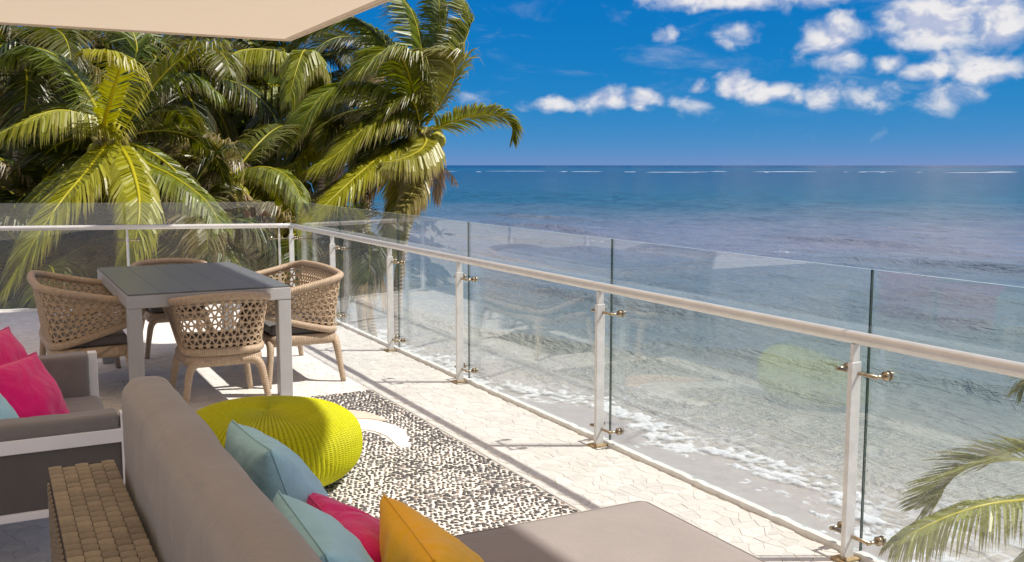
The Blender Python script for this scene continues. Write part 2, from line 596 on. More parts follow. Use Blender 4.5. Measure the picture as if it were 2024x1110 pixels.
M['rattan'] = rattan_mat('wrapped_rattan', (.40, .285, .185), (.54, .405, .28), (85, 2.0))
M['cane'] = simple_mat('cane_strand', (.47, .345, .225), .55, 0, .18, 40)
M['strip'] = simple_mat('flat_rattan_strip', (.27, .215, .15), .5, 0, .22, 30, .25, 260, objvar=.22)
M['strip_dark'] = simple_mat('rattan_gap', (.035, .024, .016), .8, 0, .2, 30)


def lime_mat():
    m, nt, N, L, b = new_mat('lime_woven_cord')
    tc = N.new('ShaderNodeTexCoord')
    sp = N.new('ShaderNodeSeparateXYZ'); L.new(tc.outputs['UV'], sp.inputs[0])
    rib = N.new('ShaderNodeMath'); rib.operation = 'PINGPONG'; L.new(sp.outputs[0], rib.inputs[0]); rib.inputs[1].default_value = .5
    sy = N.new('ShaderNodeMath'); sy.operation = 'MULTIPLY'; L.new(sp.outputs[1], sy.inputs[0]); sy.inputs[1].default_value = 7.0
    yr = N.new('ShaderNodeMath'); yr.operation = 'PINGPONG'; L.new(sy.outputs[0], yr.inputs[0]); yr.inputs[1].default_value = .5
    n = noise_node(N, L, tc.outputs['Object'], 60, 4, .65)
    # open stitch: the shade of a hole painted in where a rib valley meets the gap between two rounds of cord
    v1 = N.new('ShaderNodeMapRange'); v1.inputs['From Min'].default_value = .20; v1.inputs['From Max'].default_value = .05; L.new(rib.outputs[0], v1.inputs['Value'])
    v2 = N.new('ShaderNodeMapRange'); v2.inputs['From Min'].default_value = .30; v2.inputs['From Max'].default_value = .08; L.new(yr.outputs[0], v2.inputs['Value'])
    hole = N.new('ShaderNodeMath'); hole.operation = 'MULTIPLY'; L.new(v1.outputs[0], hole.inputs[0]); L.new(v2.outputs[0], hole.inputs[1])
    r = ramp(N, L, n.outputs[0], [(.25, (.42, .43, .000)), (.6, (.54, .54, .000)), (.8, (.60, .59, .000))])
    mx = N.new('ShaderNodeMix'); mx.data_type = 'RGBA'; L.new(hole.outputs[0], mx.inputs['Factor']); L.new(r.outputs[0], mx.inputs['A']); mx.inputs['B'].default_value = (.16, .16, .0, 1)
    L.new(mx.outputs['Result'], b.inputs['Base Color'])
    b.inputs['Roughness'].default_value = .62
    b.inputs['Specular IOR Level'].default_value = .3
    bump(N, L, b, yr.outputs[0], .7, .006)
    return m


M['lime'] = lime_mat()


def slate_mat():
    m, nt, N, L, b = new_mat('brushed_slate_top')
    tc = N.new('ShaderNodeTexCoord')
    mp = N.new('ShaderNodeMapping'); mp.inputs['Scale'].default_value = (1.2, 26, 1)
    L.new(tc.outputs['Object'], mp.inputs[0])
    n = noise_node(N, L, mp.outputs[0], 3.0, 8, .7, .5)
    r = ramp(N, L, n.outputs[0], [(.25, (.075, .082, .088)), (.5, (.145, .152, .158)), (.75, (.23, .23, .228))])
    L.new(r.outputs[0], b.inputs['Base Color'])
    b.inputs['Roughness'].default_value = .3
    bump(N, L, b, n.outputs[0], .2, .004)
    return m


M['slate'] = slate_mat()


def glass_mat(name, tint, film, rough=0.0):
    """clear sheet glass: light passes straight through, the surface mirrors by Fresnel, a thin salt film scatters"""
    m, nt, N, L, b = new_mat(name)
    N.remove(b)
    out = N['Material Output']
    tr = N.new('ShaderNodeBsdfTransparent'); tr.inputs[0].default_value = (*tint, 1)
    gl = N.new('ShaderNodeBsdfGlossy'); gl.inputs['Roughness'].default_value = rough; gl.inputs[0].default_value = (1, 1, 1, 1)
    fr = N.new('ShaderNodeFresnel')
    gb = N.new('ShaderNodeNewGeometry')
    io = N.new('ShaderNodeMix'); io.data_type = 'FLOAT'      # the same outer-surface reflectance from either side
    L.new(gb.outputs['Backfacing'], io.inputs['Factor']); io.inputs['A'].default_value = 1.64; io.inputs['B'].default_value = 1 / 1.64
    L.new(io.outputs['Result'], fr.inputs['IOR'])
    mx = N.new('ShaderNodeMixShader'); L.new(fr.outputs[0], mx.inputs[0]); L.new(tr.outputs[0], mx.inputs[1]); L.new(gl.outputs[0], mx.inputs[2])
    df = N.new('ShaderNodeBsdfDiffuse'); df.inputs[0].default_value = (.75, .78, .76, 1)
    tl = N.new('ShaderNodeBsdfTranslucent'); tl.inputs[0].default_value = (.75, .78, .76, 1)
    md = N.new('ShaderNodeMixShader'); md.inputs[0].default_value = .5; L.new(df.outputs[0], md.inputs[1]); L.new(tl.outputs[0], md.inputs[2])
    geo = N.new('ShaderNodeNewGeometry')
    n = noise_node(N, L, geo.outputs['Position'], 3.5, 6, .65)
    mr = N.new('ShaderNodeMapRange'); mr.inputs['From Min'].default_value = .3; mr.inputs['From Max'].default_value = .75
    mr.inputs['To Min'].default_value = film * .45; mr.inputs['To Max'].default_value = film * 1.5
    L.new(n.outputs[0], mr.inputs['Value'])
    ns = noise_node(N, L, geo.outputs['Position'], 70, 3, .6)      # dried salt spots
    rs = N.new('ShaderNodeMapRange'); rs.inputs['From Min'].default_value = .66; rs.inputs['From Max'].default_value = .74; rs.inputs['To Max'].default_value = .10
    L.new(ns.outputs[0], rs.inputs['Value'])
    as_ = N.new('ShaderNodeMath'); as_.operation = 'ADD'; L.new(mr.outputs[0], as_.inputs[0]); L.new(rs.outputs[0], as_.inputs[1])
    mr = as_
    m2 = N.new('ShaderNodeMixShader'); L.new(mr.outputs[0], m2.inputs[0]); L.new(mx.outputs[0], m2.inputs[1]); L.new(md.outputs[0], m2.inputs[2])
    L.new(m2.outputs[0], out.inputs['Surface'])
    return m


M['glass'] = glass_mat('railing_glass', (.965, .985, .98), .030)
M['glass_film'] = glass_mat('salt_filmed_glass', (.94, .965, .93), .034)
M['glass_top'] = simple_mat('polished_glass_edge', (.50, .60, .58), .15, 0, .1, 5)
M['glass_edge'] = simple_mat('green_glass_edge', (.010, .045, .038), .12, 0, .1, 5)


def leaf_mat():
    m, nt, N, L, b = new_mat('palm_leaflet')
    at_ = N.new('ShaderNodeAttribute'); at_.attribute_name = 'tint'
    sp = N.new('ShaderNodeSeparateColor'); L.new(at_.outputs['Color'], sp.inputs[0])
    # red: age/dryness, green: random leaflet value, kept low to paint shade into background fronds, blue: yellowness of the frond
    fresh = ramp(N, L, sp.outputs[1], [(0, (.014, .026, .002)), (.5, (.074, .116, .006)), (1, (.165, .218, .013))])
    yel = N.new('ShaderNodeMix'); yel.data_type = 'RGBA'; L.new(sp.outputs[2], yel.inputs['Factor'])
    L.new(fresh.outputs[0], yel.inputs['A']); yel.inputs['B'].default_value = (.56, .48, .010, 1)
    dry = N.new('ShaderNodeMix'); dry.data_type = 'RGBA'; L.new(sp.outputs[0], dry.inputs['Factor'])
    L.new(yel.outputs['Result'], dry.inputs['A']); dry.inputs['B'].default_value = (.38, .26, .14, 1)
    L.new(dry.outputs['Result'], b.inputs['Base Color'])
    b.inputs['Roughness'].default_value = .40
    b.inputs['Specular IOR Level'].default_value = .55
    tl = N.new('ShaderNodeBsdfTranslucent')
    hs = N.new('ShaderNodeHueSaturation'); hs.inputs['Value'].default_value = 1.7; hs.inputs['Saturation'].default_value = 1.1
    L.new(dry.outputs['Result'], hs.inputs['Color']); L.new(hs.outputs[0], tl.inputs[0])
    mx = N.new('ShaderNodeMixShader'); mx.inputs[0].default_value = .30
    L.new(b.outputs[0], mx.inputs[1]); L.new(tl.outputs[0], mx.inputs[2])
    L.new(mx.outputs[0], N['Material Output'].inputs['Surface'])
    return m


M['leaf'] = leaf_mat()


def trunk_mat():
    m, nt, N, L, b = new_mat('palm_trunk_bark')
    tc = N.new('ShaderNodeTexCoord')
    w = N.new('ShaderNodeTexWave'); w.bands_direction = 'Z'; w.inputs['Scale'].default_value = 3.2; w.inputs['Distortion'].default_value = 2.5; w.inputs['Detail'].default_value = 4
    L.new(tc.outputs['Object'], w.inputs['Vector'])
    r = ramp(N, L, w.outputs['Fac'], [(0, (.21, .165, .125)), (.4, (.29, .235, .18)), (1, (.36, .30, .235))])
    L.new(r.outputs[0], b.inputs['Base Color'])
    b.inputs['Roughness'].default_value = .9
    bump(N, L, b, w.outputs['Fac'], .7, .03)
    return m


M['trunk'] = trunk_mat()


def canvas_mat():
    m, nt, N, L, b = new_mat('cream_canopy_canvas')
    tc = N.new('ShaderNodeTexCoord')
    n = noise_node(N, L, tc.outputs['Object'], 1.3, 6, .6)
    r = ramp(N, L, n.outputs[0], [(.3, (.64, .54, .43)), (.7, (.70, .60, .48))])
    L.new(r.outputs[0], b.inputs['Base Color'])
    b.inputs['Roughness'].default_value = .9
    tl = N.new('ShaderNodeBsdfTranslucent'); tl.inputs[0].default_value = (.54, .415, .28, 1)
    mx = N.new('ShaderNodeMixShader'); mx.inputs[0].default_value = .7
    L.new(b.outputs[0], mx.inputs[1]); L.new(tl.outputs[0], mx.inputs[2])
    L.new(mx.outputs[0], N['Material Output'].inputs['Surface'])
    n2 = noise_node(N, L, tc.outputs['Object'], 320, 2, .5)
    bump(N, L, b, n2.outputs[0], .2, .003)
    return m


M['canvas'] = canvas_mat()
M['canvas_hem'] = simple_mat('canopy_hem', (.60, .49, .37), .9, 0, .05, 6)

# ------------------------------------------------------------------ sea, beach
SEA_Z = -5.0
SH0 = Vector((1.224, 26.689, 0))                 # a point of the waterline
SHD = Vector((8.418 + 1.0, 16.048 - 31.052, 0)).normalized()   # along the shore, towards us
SHN = Vector((-SHD.y, SHD.x, 0))                 # seaward
if SHN.x < 0: SHN = -SHN


def shore(a, b, z=SEA_Z):
    p = SH0 + SHD * a + SHN * b
    return Vector((p.x, p.y, z))


def fb(p, o=4):
    return mnoise.fractal(p, 1.0, 2.0, o, noise_basis='PERLIN_ORIGINAL')


def wob(a):
    return .55 * math.sin(a * .33 + .6) + .35 * math.sin(a * .81 + 1.7) + .12 * math.sin(a * 2.3)


def swell(a, b):
    """height of the water above its mean, a low surf rolling in"""
    z = 0.0
    env = 1 / (1 + math.exp(-(b - 3.0) / 1.2)) * math.exp(-max(0, b - 30) / 45)
    for (b0, h, w, ph) in ((5.2, .20, .7, .9), (9.5, .30, .9, .2), (14.5, .32, 1.1, 1.1), (21.5, .28, 1.2, 2.4), (30, .24, 1.3, .5), (41, .42, .9, 3.0), (54, .28, 1.1, 1.9)):
        bb = b - b0 - 1.3 * math.sin(a * .11 + ph) - .6 * math.sin(a * .27 + ph * 2)
        amp = h * max(0, .5 + .75 * math.sin(a * .13 + ph * 3.1))
        s = bb / w
        z += amp * math.exp(-s * s * (1.0 if s > 0 else 2.6))
    # short-crested wind chop, sharper at the crests
    ch = 1 / (1 + math.exp(-(b - 5.0) / 1.6)) * max(0.0, min(1.0, (165 - b) / 60))
    if ch > .01:
        z += ch * .17 * (.35 - abs(fb(Vector((a * .17, b * .34, 0)), 2)))
        z += ch * .11 * (.35 - abs(fb(Vector((a * .42, b * .75, 7)), 3)))
        z += ch * .045 * (.35 - abs(fb(Vector((a * 1.1, b * 1.7, 4)), 2)))
    return z


def sea_mat():
    m, nt, N, L, b = new_mat('lagoon_water')
    geo = N.new('ShaderNodeNewGeometry')
    tc = geo.outputs['Position']
    # offshore distance
    dp = N.new('ShaderNodeVectorMath'); dp.operation = 'SUBTRACT'; L.new(tc, dp.inputs[0]); dp.inputs[1].default_value = SH0
    dt = N.new('ShaderNodeVectorMath'); dt.operation = 'DOT_PRODUCT'; L.new(dp.outputs[0], dt.inputs[0]); dt.inputs[1].default_value = SHN
    # further out the bottom contours swing round to lie across the bay
    fy = N.new('ShaderNodeSeparateXYZ'); L.new(tc, fy.inputs[0])
    fa = N.new('ShaderNodeMath'); fa.operation = 'MULTIPLY_ADD'; L.new(fy.outputs[1], fa.inputs[0]); fa.inputs[1].default_value = .62; fa.inputs[2].default_value = -11.5
    fw = N.new('ShaderNodeMapRange'); fw.interpolation_type = 'SMOOTHSTEP'; fw.inputs['From Min'].default_value = 6; fw.inputs['From Max'].default_value = 22
    L.new(dt.outputs['Value'], fw.inputs['Value'])
    zn = N.new('ShaderNodeMix'); zn.data_type = 'FLOAT'; L.new(fw.outputs[0], zn.inputs['Factor']); L.new(dt.outputs['Value'], zn.inputs['A']); L.new(fa.outputs[0], zn.inputs['B'])
    lg = N.new('ShaderNodeMath'); lg.operation = 'LOGARITHM'; lg.inputs[1].default_value = 10
    mxn = N.new('ShaderNodeMath'); mxn.operation = 'MAXIMUM'; L.new(zn.outputs['Result'], mxn.inputs[0]); mxn.inputs[1].default_value = 1.0
    nz = noise_node(N, L, tc, .035, 5, .6)
    L.new(mxn.outputs[0], lg.inputs[0])
    sh = N.new('ShaderNodeMath'); sh.operation = 'MULTIPLY_ADD'
    sb = N.new('ShaderNodeMath'); sb.operation = 'SUBTRACT'; L.new(nz.outputs[0], sb.inputs[0]); sb.inputs[1].default_value = .5
    L.new(sb.outputs[0], sh.inputs[0]); sh.inputs[1].default_value = .26; L.new(lg.outputs[0], sh.inputs[2])
    sc = N.new('ShaderNodeMath'); sc.operation = 'DIVIDE'; L.new(sh.outputs[0], sc.inputs[0]); sc.inputs[1].default_value = 4.0
    # log10 metres /4:  .25 = 10 m, .5 = 100 m, .75 = 1 km
    r = ramp(N, L, sc.outputs[0], [
        (.0, (.42, .37, .30)), (.16, (.32, .32, .255)), (.25, (.180, .222, .208)), (.34, (.130, .180, .205)), (.39, (.200, .205, .235)), (.43, (.175, .188, .218)),
        (.465, (.09, .14, .165)), (.505, (.020, .098, .132)), (.60, (.014, .068, .112)), (.70, (.009, .05, .092)),
        (.755, (.002, .085, .13)), (.785, (.001, .020, .06)), (1.0, (.001, .016, .055))])
    # weed patches on the bed
    pn = noise_node(N, L, tc, .11, 6, .65, .8)
    pr = ramp(N, L, pn.outputs[0], [(.40, (.80, .82, .82)), (.6, (1.12, 1.12, 1.12))])
    mu = N.new('ShaderNodeMix'); mu.data_type = 'RGBA'; mu.blend_type = 'MULTIPLY'; mu.inputs['Factor'].default_value = .25
    L.new(r.outputs[0], mu.inputs['A']); L.new(pr.outputs[0], mu.inputs['B'])
    mps = N.new('ShaderNodeMapping'); mps.vector_type = 'TEXTURE'
    mps.inputs['Rotation'].default_value = (0, 0, -.10); mps.inputs['Scale'].default_value = (2.4, 1.2, 1)
    L.new(tc, mps.inputs[0])
    st_ = noise_node(N, L, mps.outputs[0], .42, 8, .74, .3)
    sr_ = ramp(N, L, st_.outputs[0], [(.36, (.46, .50, .54)), (.47, (.94, .95, .96)), (.68, (1.25, 1.22, 1.2))])  # dark and bright wave facets painted into the water colour
    mu2 = N.new('ShaderNodeMix'); mu2.data_type = 'RGBA'; mu2.blend_type = 'MULTIPLY'; 
    nf_ = N.new('ShaderNodeMapRange'); nf_.inputs['From Min'].default_value = .30; nf_.inputs['From Max'].default_value = .43; nf_.inputs['To Min'].default_value = .15; nf_.inputs['To Max'].default_value = .45
    L.new(sc.outputs[0], nf_.inputs['Value']); L.new(nf_.outputs[0], mu2.inputs['Factor'])
    L.new(mu.outputs['Result'], mu2.inputs['A']); L.new(sr_.outputs[0], mu2.inputs['B'])
    mu = mu2
    # further out: light and dark of the chop painted in as broader patches
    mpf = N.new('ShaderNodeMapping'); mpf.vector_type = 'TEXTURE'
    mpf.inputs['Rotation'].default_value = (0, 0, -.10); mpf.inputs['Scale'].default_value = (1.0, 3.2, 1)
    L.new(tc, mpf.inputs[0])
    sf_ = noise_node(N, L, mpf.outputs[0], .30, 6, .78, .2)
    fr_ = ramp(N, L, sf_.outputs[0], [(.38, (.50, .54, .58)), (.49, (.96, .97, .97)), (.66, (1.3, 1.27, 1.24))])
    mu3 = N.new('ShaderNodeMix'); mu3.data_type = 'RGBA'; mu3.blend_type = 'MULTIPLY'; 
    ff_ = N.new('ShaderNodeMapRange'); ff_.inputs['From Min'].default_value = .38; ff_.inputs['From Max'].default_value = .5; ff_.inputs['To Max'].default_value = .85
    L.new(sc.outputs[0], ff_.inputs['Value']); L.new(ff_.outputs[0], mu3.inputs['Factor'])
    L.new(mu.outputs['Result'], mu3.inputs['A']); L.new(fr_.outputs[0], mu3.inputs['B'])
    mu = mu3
    # a lace of foam behind the break
    fm = N.new('ShaderNodeTexVoronoi'); fm.feature = 'DISTANCE_TO_EDGE'; fm.inputs['Scale'].default_value = 1.6
    nd = noise_node(N, L, tc, 1.2, 4, .6)
    wv = N.new('ShaderNodeVectorMath'); wv.operation = 'MULTIPLY_ADD'; L.new(nd.outputs['Color'], wv.inputs[0]); wv.inputs[1].default_value = (1.1, 1.1, 0); L.new(tc, wv.inputs[2])
    L.new(wv.outputs[0], fm.inputs['Vector'])
    f1 = N.new('ShaderNodeMapRange'); f1.inputs['From Min'].default_value = .10; f1.inputs['From Max'].default_value = .01
    L.new(fm.outputs['Distance'], f1.inputs['Value'])
    f2 = N.new('ShaderNodeMapRange'); f2.inputs['From Min'].default_value = 4.2; f2.inputs['From Max'].default_value = .6; f2.inputs['To Max'].default_value = .6
    L.new(dt.outputs['Value'], f2.inputs['Value'])
    n5 = noise_node(N, L, tc, .5, 3, .6)
    f3 = N.new('ShaderNodeMapRange'); f3.inputs['From Min'].default_value = .42; f3.inputs['From Max'].default_value = .62; L.new(n5.outputs[0], f3.inputs['Value'])
    mm = N.new('ShaderNodeMath'); mm.operation = 'MULTIPLY'; L.new(f1.outputs[0], mm.inputs[0]); L.new(f2.outputs[0], mm.inputs[1])
    mm2 = N.new('ShaderNodeMath'); mm2.operation = 'MULTIPLY'; L.new(mm.outputs[0], mm2.inputs[0]); L.new(f3.outputs[0], mm2.inputs[1])
    fo = N.new('ShaderNodeMix'); fo.data_type = 'RGBA'; L.new(mm2.outputs[0], fo.inputs['Factor']); L.new(mu.outputs['Result'], fo.inputs['A']); fo.inputs['B'].default_value = (.75, .75, .74, 1)
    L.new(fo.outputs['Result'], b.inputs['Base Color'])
    b.inputs['Roughness'].default_value = .2
    b.inputs['IOR'].default_value = 1.33
    b.inputs['Specular IOR Level'].default_value = .30
    # ripples at three sizes, stretched along the crests
    mp = N.new('ShaderNodeMapping'); mp.inputs['Rotation'].default_value = (0, 0, -math.atan2(SHD.y, SHD.x)); mp.inputs['Scale'].default_value = (.45, 1.0, 1)
    mp.vector_type = 'TEXTURE'
    mp.inputs['Rotation'].default_value = (0, 0, math.atan2(SHD.y, SHD.x)); mp.inputs['Scale'].default_value = (2.2, 1.0, 1)
    L.new(tc, mp.inputs[0])
    w1 = noise_node(N, L, mp.outputs[0], 1.15, 4, .6, .6)
    w2 = noise_node(N, L, mp.outputs[0], 5.0, 3, .6, .4)
    w3 = noise_node(N, L, mp.outputs[0], .28, 4, .6, .4)
    # sharpen the crests of the middle size
    rs_ = N.new('ShaderNodeMath'); rs_.operation = 'SUBTRACT'; L.new(w1.outputs[0], rs_.inputs[0]); rs_.inputs[1].default_value = .5
    ra_ = N.new('ShaderNodeMath'); ra_.operation = 'ABSOLUTE'; L.new(rs_.outputs[0], ra_.inputs[0])
    rm_ = N.new('ShaderNodeMath'); rm_.operation = 'MULTIPLY'; L.new(ra_.outputs[0], rm_.inputs[0]); rm_.inputs[1].default_value = -1.2
    w1 = rm_
    a1 = N.new('ShaderNodeMath'); a1.operation = 'MULTIPLY_ADD'; L.new(w2.outputs[0], a1.inputs[0]); a1.inputs[1].default_value = .34; L.new(w1.outputs[0], a1.inputs[2])
    a2 = N.new('ShaderNodeMath'); a2.operation = 'MULTIPLY_ADD'; L.new(w3.outputs[0], a2.inputs[0]); a2.inputs[1].default_value = 2.4; L.new(a1.outputs[0], a2.inputs[2])
    bump(N, L, b, a2.outputs[0], 1.0, .30)
    return m


M['sea'] = sea_mat()


def sand_mat():
    m, nt, N, L, b = new_mat('beach_sand')
    geo = N.new('ShaderNodeNewGeometry')
    tc = geo.outputs['Position']
    dp = N.new('ShaderNodeVectorMath'); dp.operation = 'SUBTRACT'; L.new(tc, dp.inputs[0]); dp.inputs[1].default_value = SH0
    dt = N.new('ShaderNodeVectorMath'); dt.operation = 'DOT_PRODUCT'; L.new(dp.outputs[0], dt.inputs[0]); dt.inputs[1].default_value = SHN
    nz = noise_node(N, L, tc, .5, 5, .6)
    ad = N.new('ShaderNodeMath'); ad.operation = 'MULTIPLY_ADD'; L.new(nz.outputs[0], ad.inputs[0]); ad.inputs[1].default_value = 2.2; L.new(dt.outputs['Value'], ad.inputs[2])
    wet = N.new('ShaderNodeMapRange'); wet.inputs['From Min'].default_value = -5.0; wet.inputs['From Max'].default_value = -1.0; L.new(ad.outputs[0], wet.inputs['Value'])
    ng = noise_node(N, L, tc, 3.0, 8, .7)
    dry = ramp(N, L, ng.outputs[0], [(.3, (.46, .39, .31)), (.7, (.58, .51, .42))])
    wt_ = ramp(N, L, ng.outputs[0], [(.3, (.33, .275, .225)), (.7, (.43, .37, .31))])
    mx = N.new('ShaderNodeMix'); mx.data_type = 'RGBA'; L.new(wet.outputs[0], mx.inputs['Factor']); L.new(dry.outputs[0], mx.inputs['A']); L.new(wt_.outputs[0], mx.inputs['B'])
    L.new(mx.outputs['Result'], b.inputs['Base Color'])
    rr = N.new('ShaderNodeMapRange'); rr.inputs['To Min'].default_value = .9; rr.inputs['To Max'].default_value = .3; L.new(wet.outputs[0], rr.inputs['Value'])
    L.new(rr.outputs[0], b.inputs['Roughness'])
    bump(N, L, b, ng.outputs[0], .3, .05)
    return m


M['sand'] = sand_mat()
M['foam'] = simple_mat('sea_foam', (.66, .66, .64), .8, 0, .08, 8, .4, 60)


def soft_foam_mat():
    m, nt, N, L, b = new_mat('lacy_foam')
    geo = N.new('ShaderNodeNewGeometry')
    at_ = N.new('ShaderNodeAttribute'); at_.attribute_name = 'tint'
    sp = N.new('ShaderNodeSeparateColor'); L.new(at_.outputs['Color'], sp.inputs[0])
    n = noise_node(N, L, geo.outputs['Position'], 7, 7, .7, .6)
    n2 = noise_node(N, L, geo.outputs['Position'], 2.2, 4, .6, .4)
    a1 = N.new('ShaderNodeMath'); a1.operation = 'MULTIPLY_ADD'; L.new(n.outputs[0], a1.inputs[0]); a1.inputs[1].default_value = 1.3; L.new(sp.outputs[0], a1.inputs[2])
    a2 = N.new('ShaderNodeMath'); a2.operation = 'MULTIPLY_ADD'; L.new(n2.outputs[0], a2.inputs[0]); a2.inputs[1].default_value = .7; L.new(a1.outputs[0], a2.inputs[2])
    mr = N.new('ShaderNodeMapRange'); mr.interpolation_type = 'SMOOTHSTEP'
    mr.inputs['From Min'].default_value = 1.30; mr.inputs['From Max'].default_value = 2.05; mr.inputs['To Max'].default_value = .85
    L.new(a2.outputs[0], mr.inputs['Value'])
    b.inputs['Base Color'].default_value = (.70, .70, .68, 1)
    b.inputs['Roughness'].default_value = .8
    bump(N, L, b, n.outputs[0], .5, .04)
    tr = N.new('ShaderNodeBsdfTransparent')
    mx = N.new('ShaderNodeMixShader'); L.new(mr.outputs[0], mx.inputs[0]); L.new(tr.outputs[0], mx.inputs[1]); L.new(b.outputs[0], mx.inputs[2])
    L.new(mx.outputs[0], N['Material Output'].inputs['Surface'])
    return m


M['soft_foam'] = soft_foam_mat()


def build_sea():
    bs = [-1.2, -.6]
    b = -.3
    st = .16
    while b < 40000:
        bs.append(b)
        b += st
        st *= 1.0085 if b < 150 else 1.22
    as_ = []
    a = -190.0
    while a <= 45:
        as_.append(a); a += .36 if -22 < a < 20 else .62
    st = 1.4
    lo = as_[0]; hi = as_[-1]
    left = []; right = []
    while lo > -45000:
        lo -= st; hi += st; left.append(lo); right.append(hi); st *= 1.35
    as_ = left[::-1] + as_ + right
    vs = []
    for bb in bs:
        for aa in as_:
            z = SEA_Z
            if bb < 170 and -192 < aa < 60:
                z += swell(aa, bb)
            z += -.0 if bb > 1 else -.06 * (1 - bb)
            p = shore(aa, bb + (wob(aa) * math.exp(-max(bb, 0) / 4) if -60 < aa < 45 else 0), z)
            vs.append(p)
    n = len(as_)
    fs = []
    for i in range(len(bs) - 1):
        for j in range(n - 1):
            fs.append((i * n + j, (i + 1) * n + j, (i + 1) * n + j + 1, i * n + j + 1))
    mb = MB(); mb.add(vs, fs, True)
    o = mb.build('sea', M['sea'])
    # face normals up
    bm = bmesh.new(); bm.from_mesh(o.data); bmesh.ops.recalc_face_normals(bm, faces=bm.faces[:])
    if sum(f.normal.z for f in list(bm.faces)[:200]) < 0:
        bmesh.ops.reverse_faces(bm, faces=bm.faces[:])
    bm.to_mesh(o.data); bm.free()
    tag(o, kind='structure')


def build_ground():
    vs = []; fs = []
    bs = [-3000, -600, -150, -60] + [-30 + i * 1.0 for i in range(28)] + [-2 + i * .5 for i in range(9)] + [4, 8, 16, 60]
    as_ = [-4000, -900, -250, -100] + [-60 + i * 1.5 for i in range(70)] + [70, 150, 500, 4000]
    for bb in bs:
        for aa in as_:
            inland = -bb
            z = SEA_Z + (.07 * inland if inland < 0 else min(.075 * inland, .9))
            if -80 < aa < 60 and -40 < bb < 4:
                z += .05 * fb(Vector((aa * .3, bb * .3, 0)))
            w = wob(aa) if -60 < aa < 46 and -3 < bb < 5 else 0
            vs.append(shore(aa, bb + w, z - .02))
    n = len(as_)
    for i in range(len(bs) - 1):
        for j in range(n - 1):
            fs.append((i * n + j, (i + 1) * n + j, (i + 1) * n + j + 1, i * n + j + 1))
    mb = MB(); mb.add(vs, fs, True)
    o = mb.build('beach', M['sand'])
    bm = bmesh.new(); bm.from_mesh(o.data); bmesh.ops.recalc_face_normals(bm, faces=bm.faces[:])
    if sum(f.normal.z for f in list(bm.faces)[:200]) < 0:
        bmesh.ops.reverse_faces(bm, faces=bm.faces[:])
    bm.to_mesh(o.data); bm.free()
    tag(o, kind='structure')


def foam_patch(mb, a0, a1, b_fn, width, thr, hgt, da, seed):
    """clumpy foam: a fine bumpy sheet with a torn outline"""
    na = int((a1 - a0) / da); nb = int(width / da)
    idx = {}
    vs = []; fs = []
    val = {}
    for i in range(na + 1):
        a = a0 + i * da
        bc = b_fn(a)
        for j in range(nb + 1):
            q = (j / nb - .5) * 2
            b = bc + q * width / 2
            n1 = fb(Vector((a * 1.1, b * 1.6, seed)), 5)
            n2 = fb(Vector((a * 3.6, b * 4.4, seed + 9)), 5)
            m = 1 - q * q * 1.25 + n1 * 1.3 + n2 * 1.1 - thr
            val[(i, j)] = m
            h = hgt * max(0, min(1, m * .8 + .3)) ** .8 * (.55 + .6 * abs(n2) + .22 * abs(fb(Vector((a * 14, b * 14, seed)), 2)))
            idx[(i, j)] = len(vs)
            vs.append(shore(a, b, SEA_Z + max(0, swell(a, b) if b > .5 else 0) - .02 + h * 1.2))
    for i in range(na):
        for j in range(nb):
            if (val[(i, j)] + val[(i + 1, j)] + val[(i, j + 1)] + val[(i + 1, j + 1)]) > -2.0:
                fs.append((idx[(i, j)], idx[(i, j + 1)], idx[(i + 1, j + 1)], idx[(i + 1, j)]))
    k0 = mb.add(vs, fs, True)
    for q, i_ in idx.items():
        t = max(0, min(1, (val[q] + .6) / 1.5))
        mb.col[k0 + i_] = (t, t, t, 1)


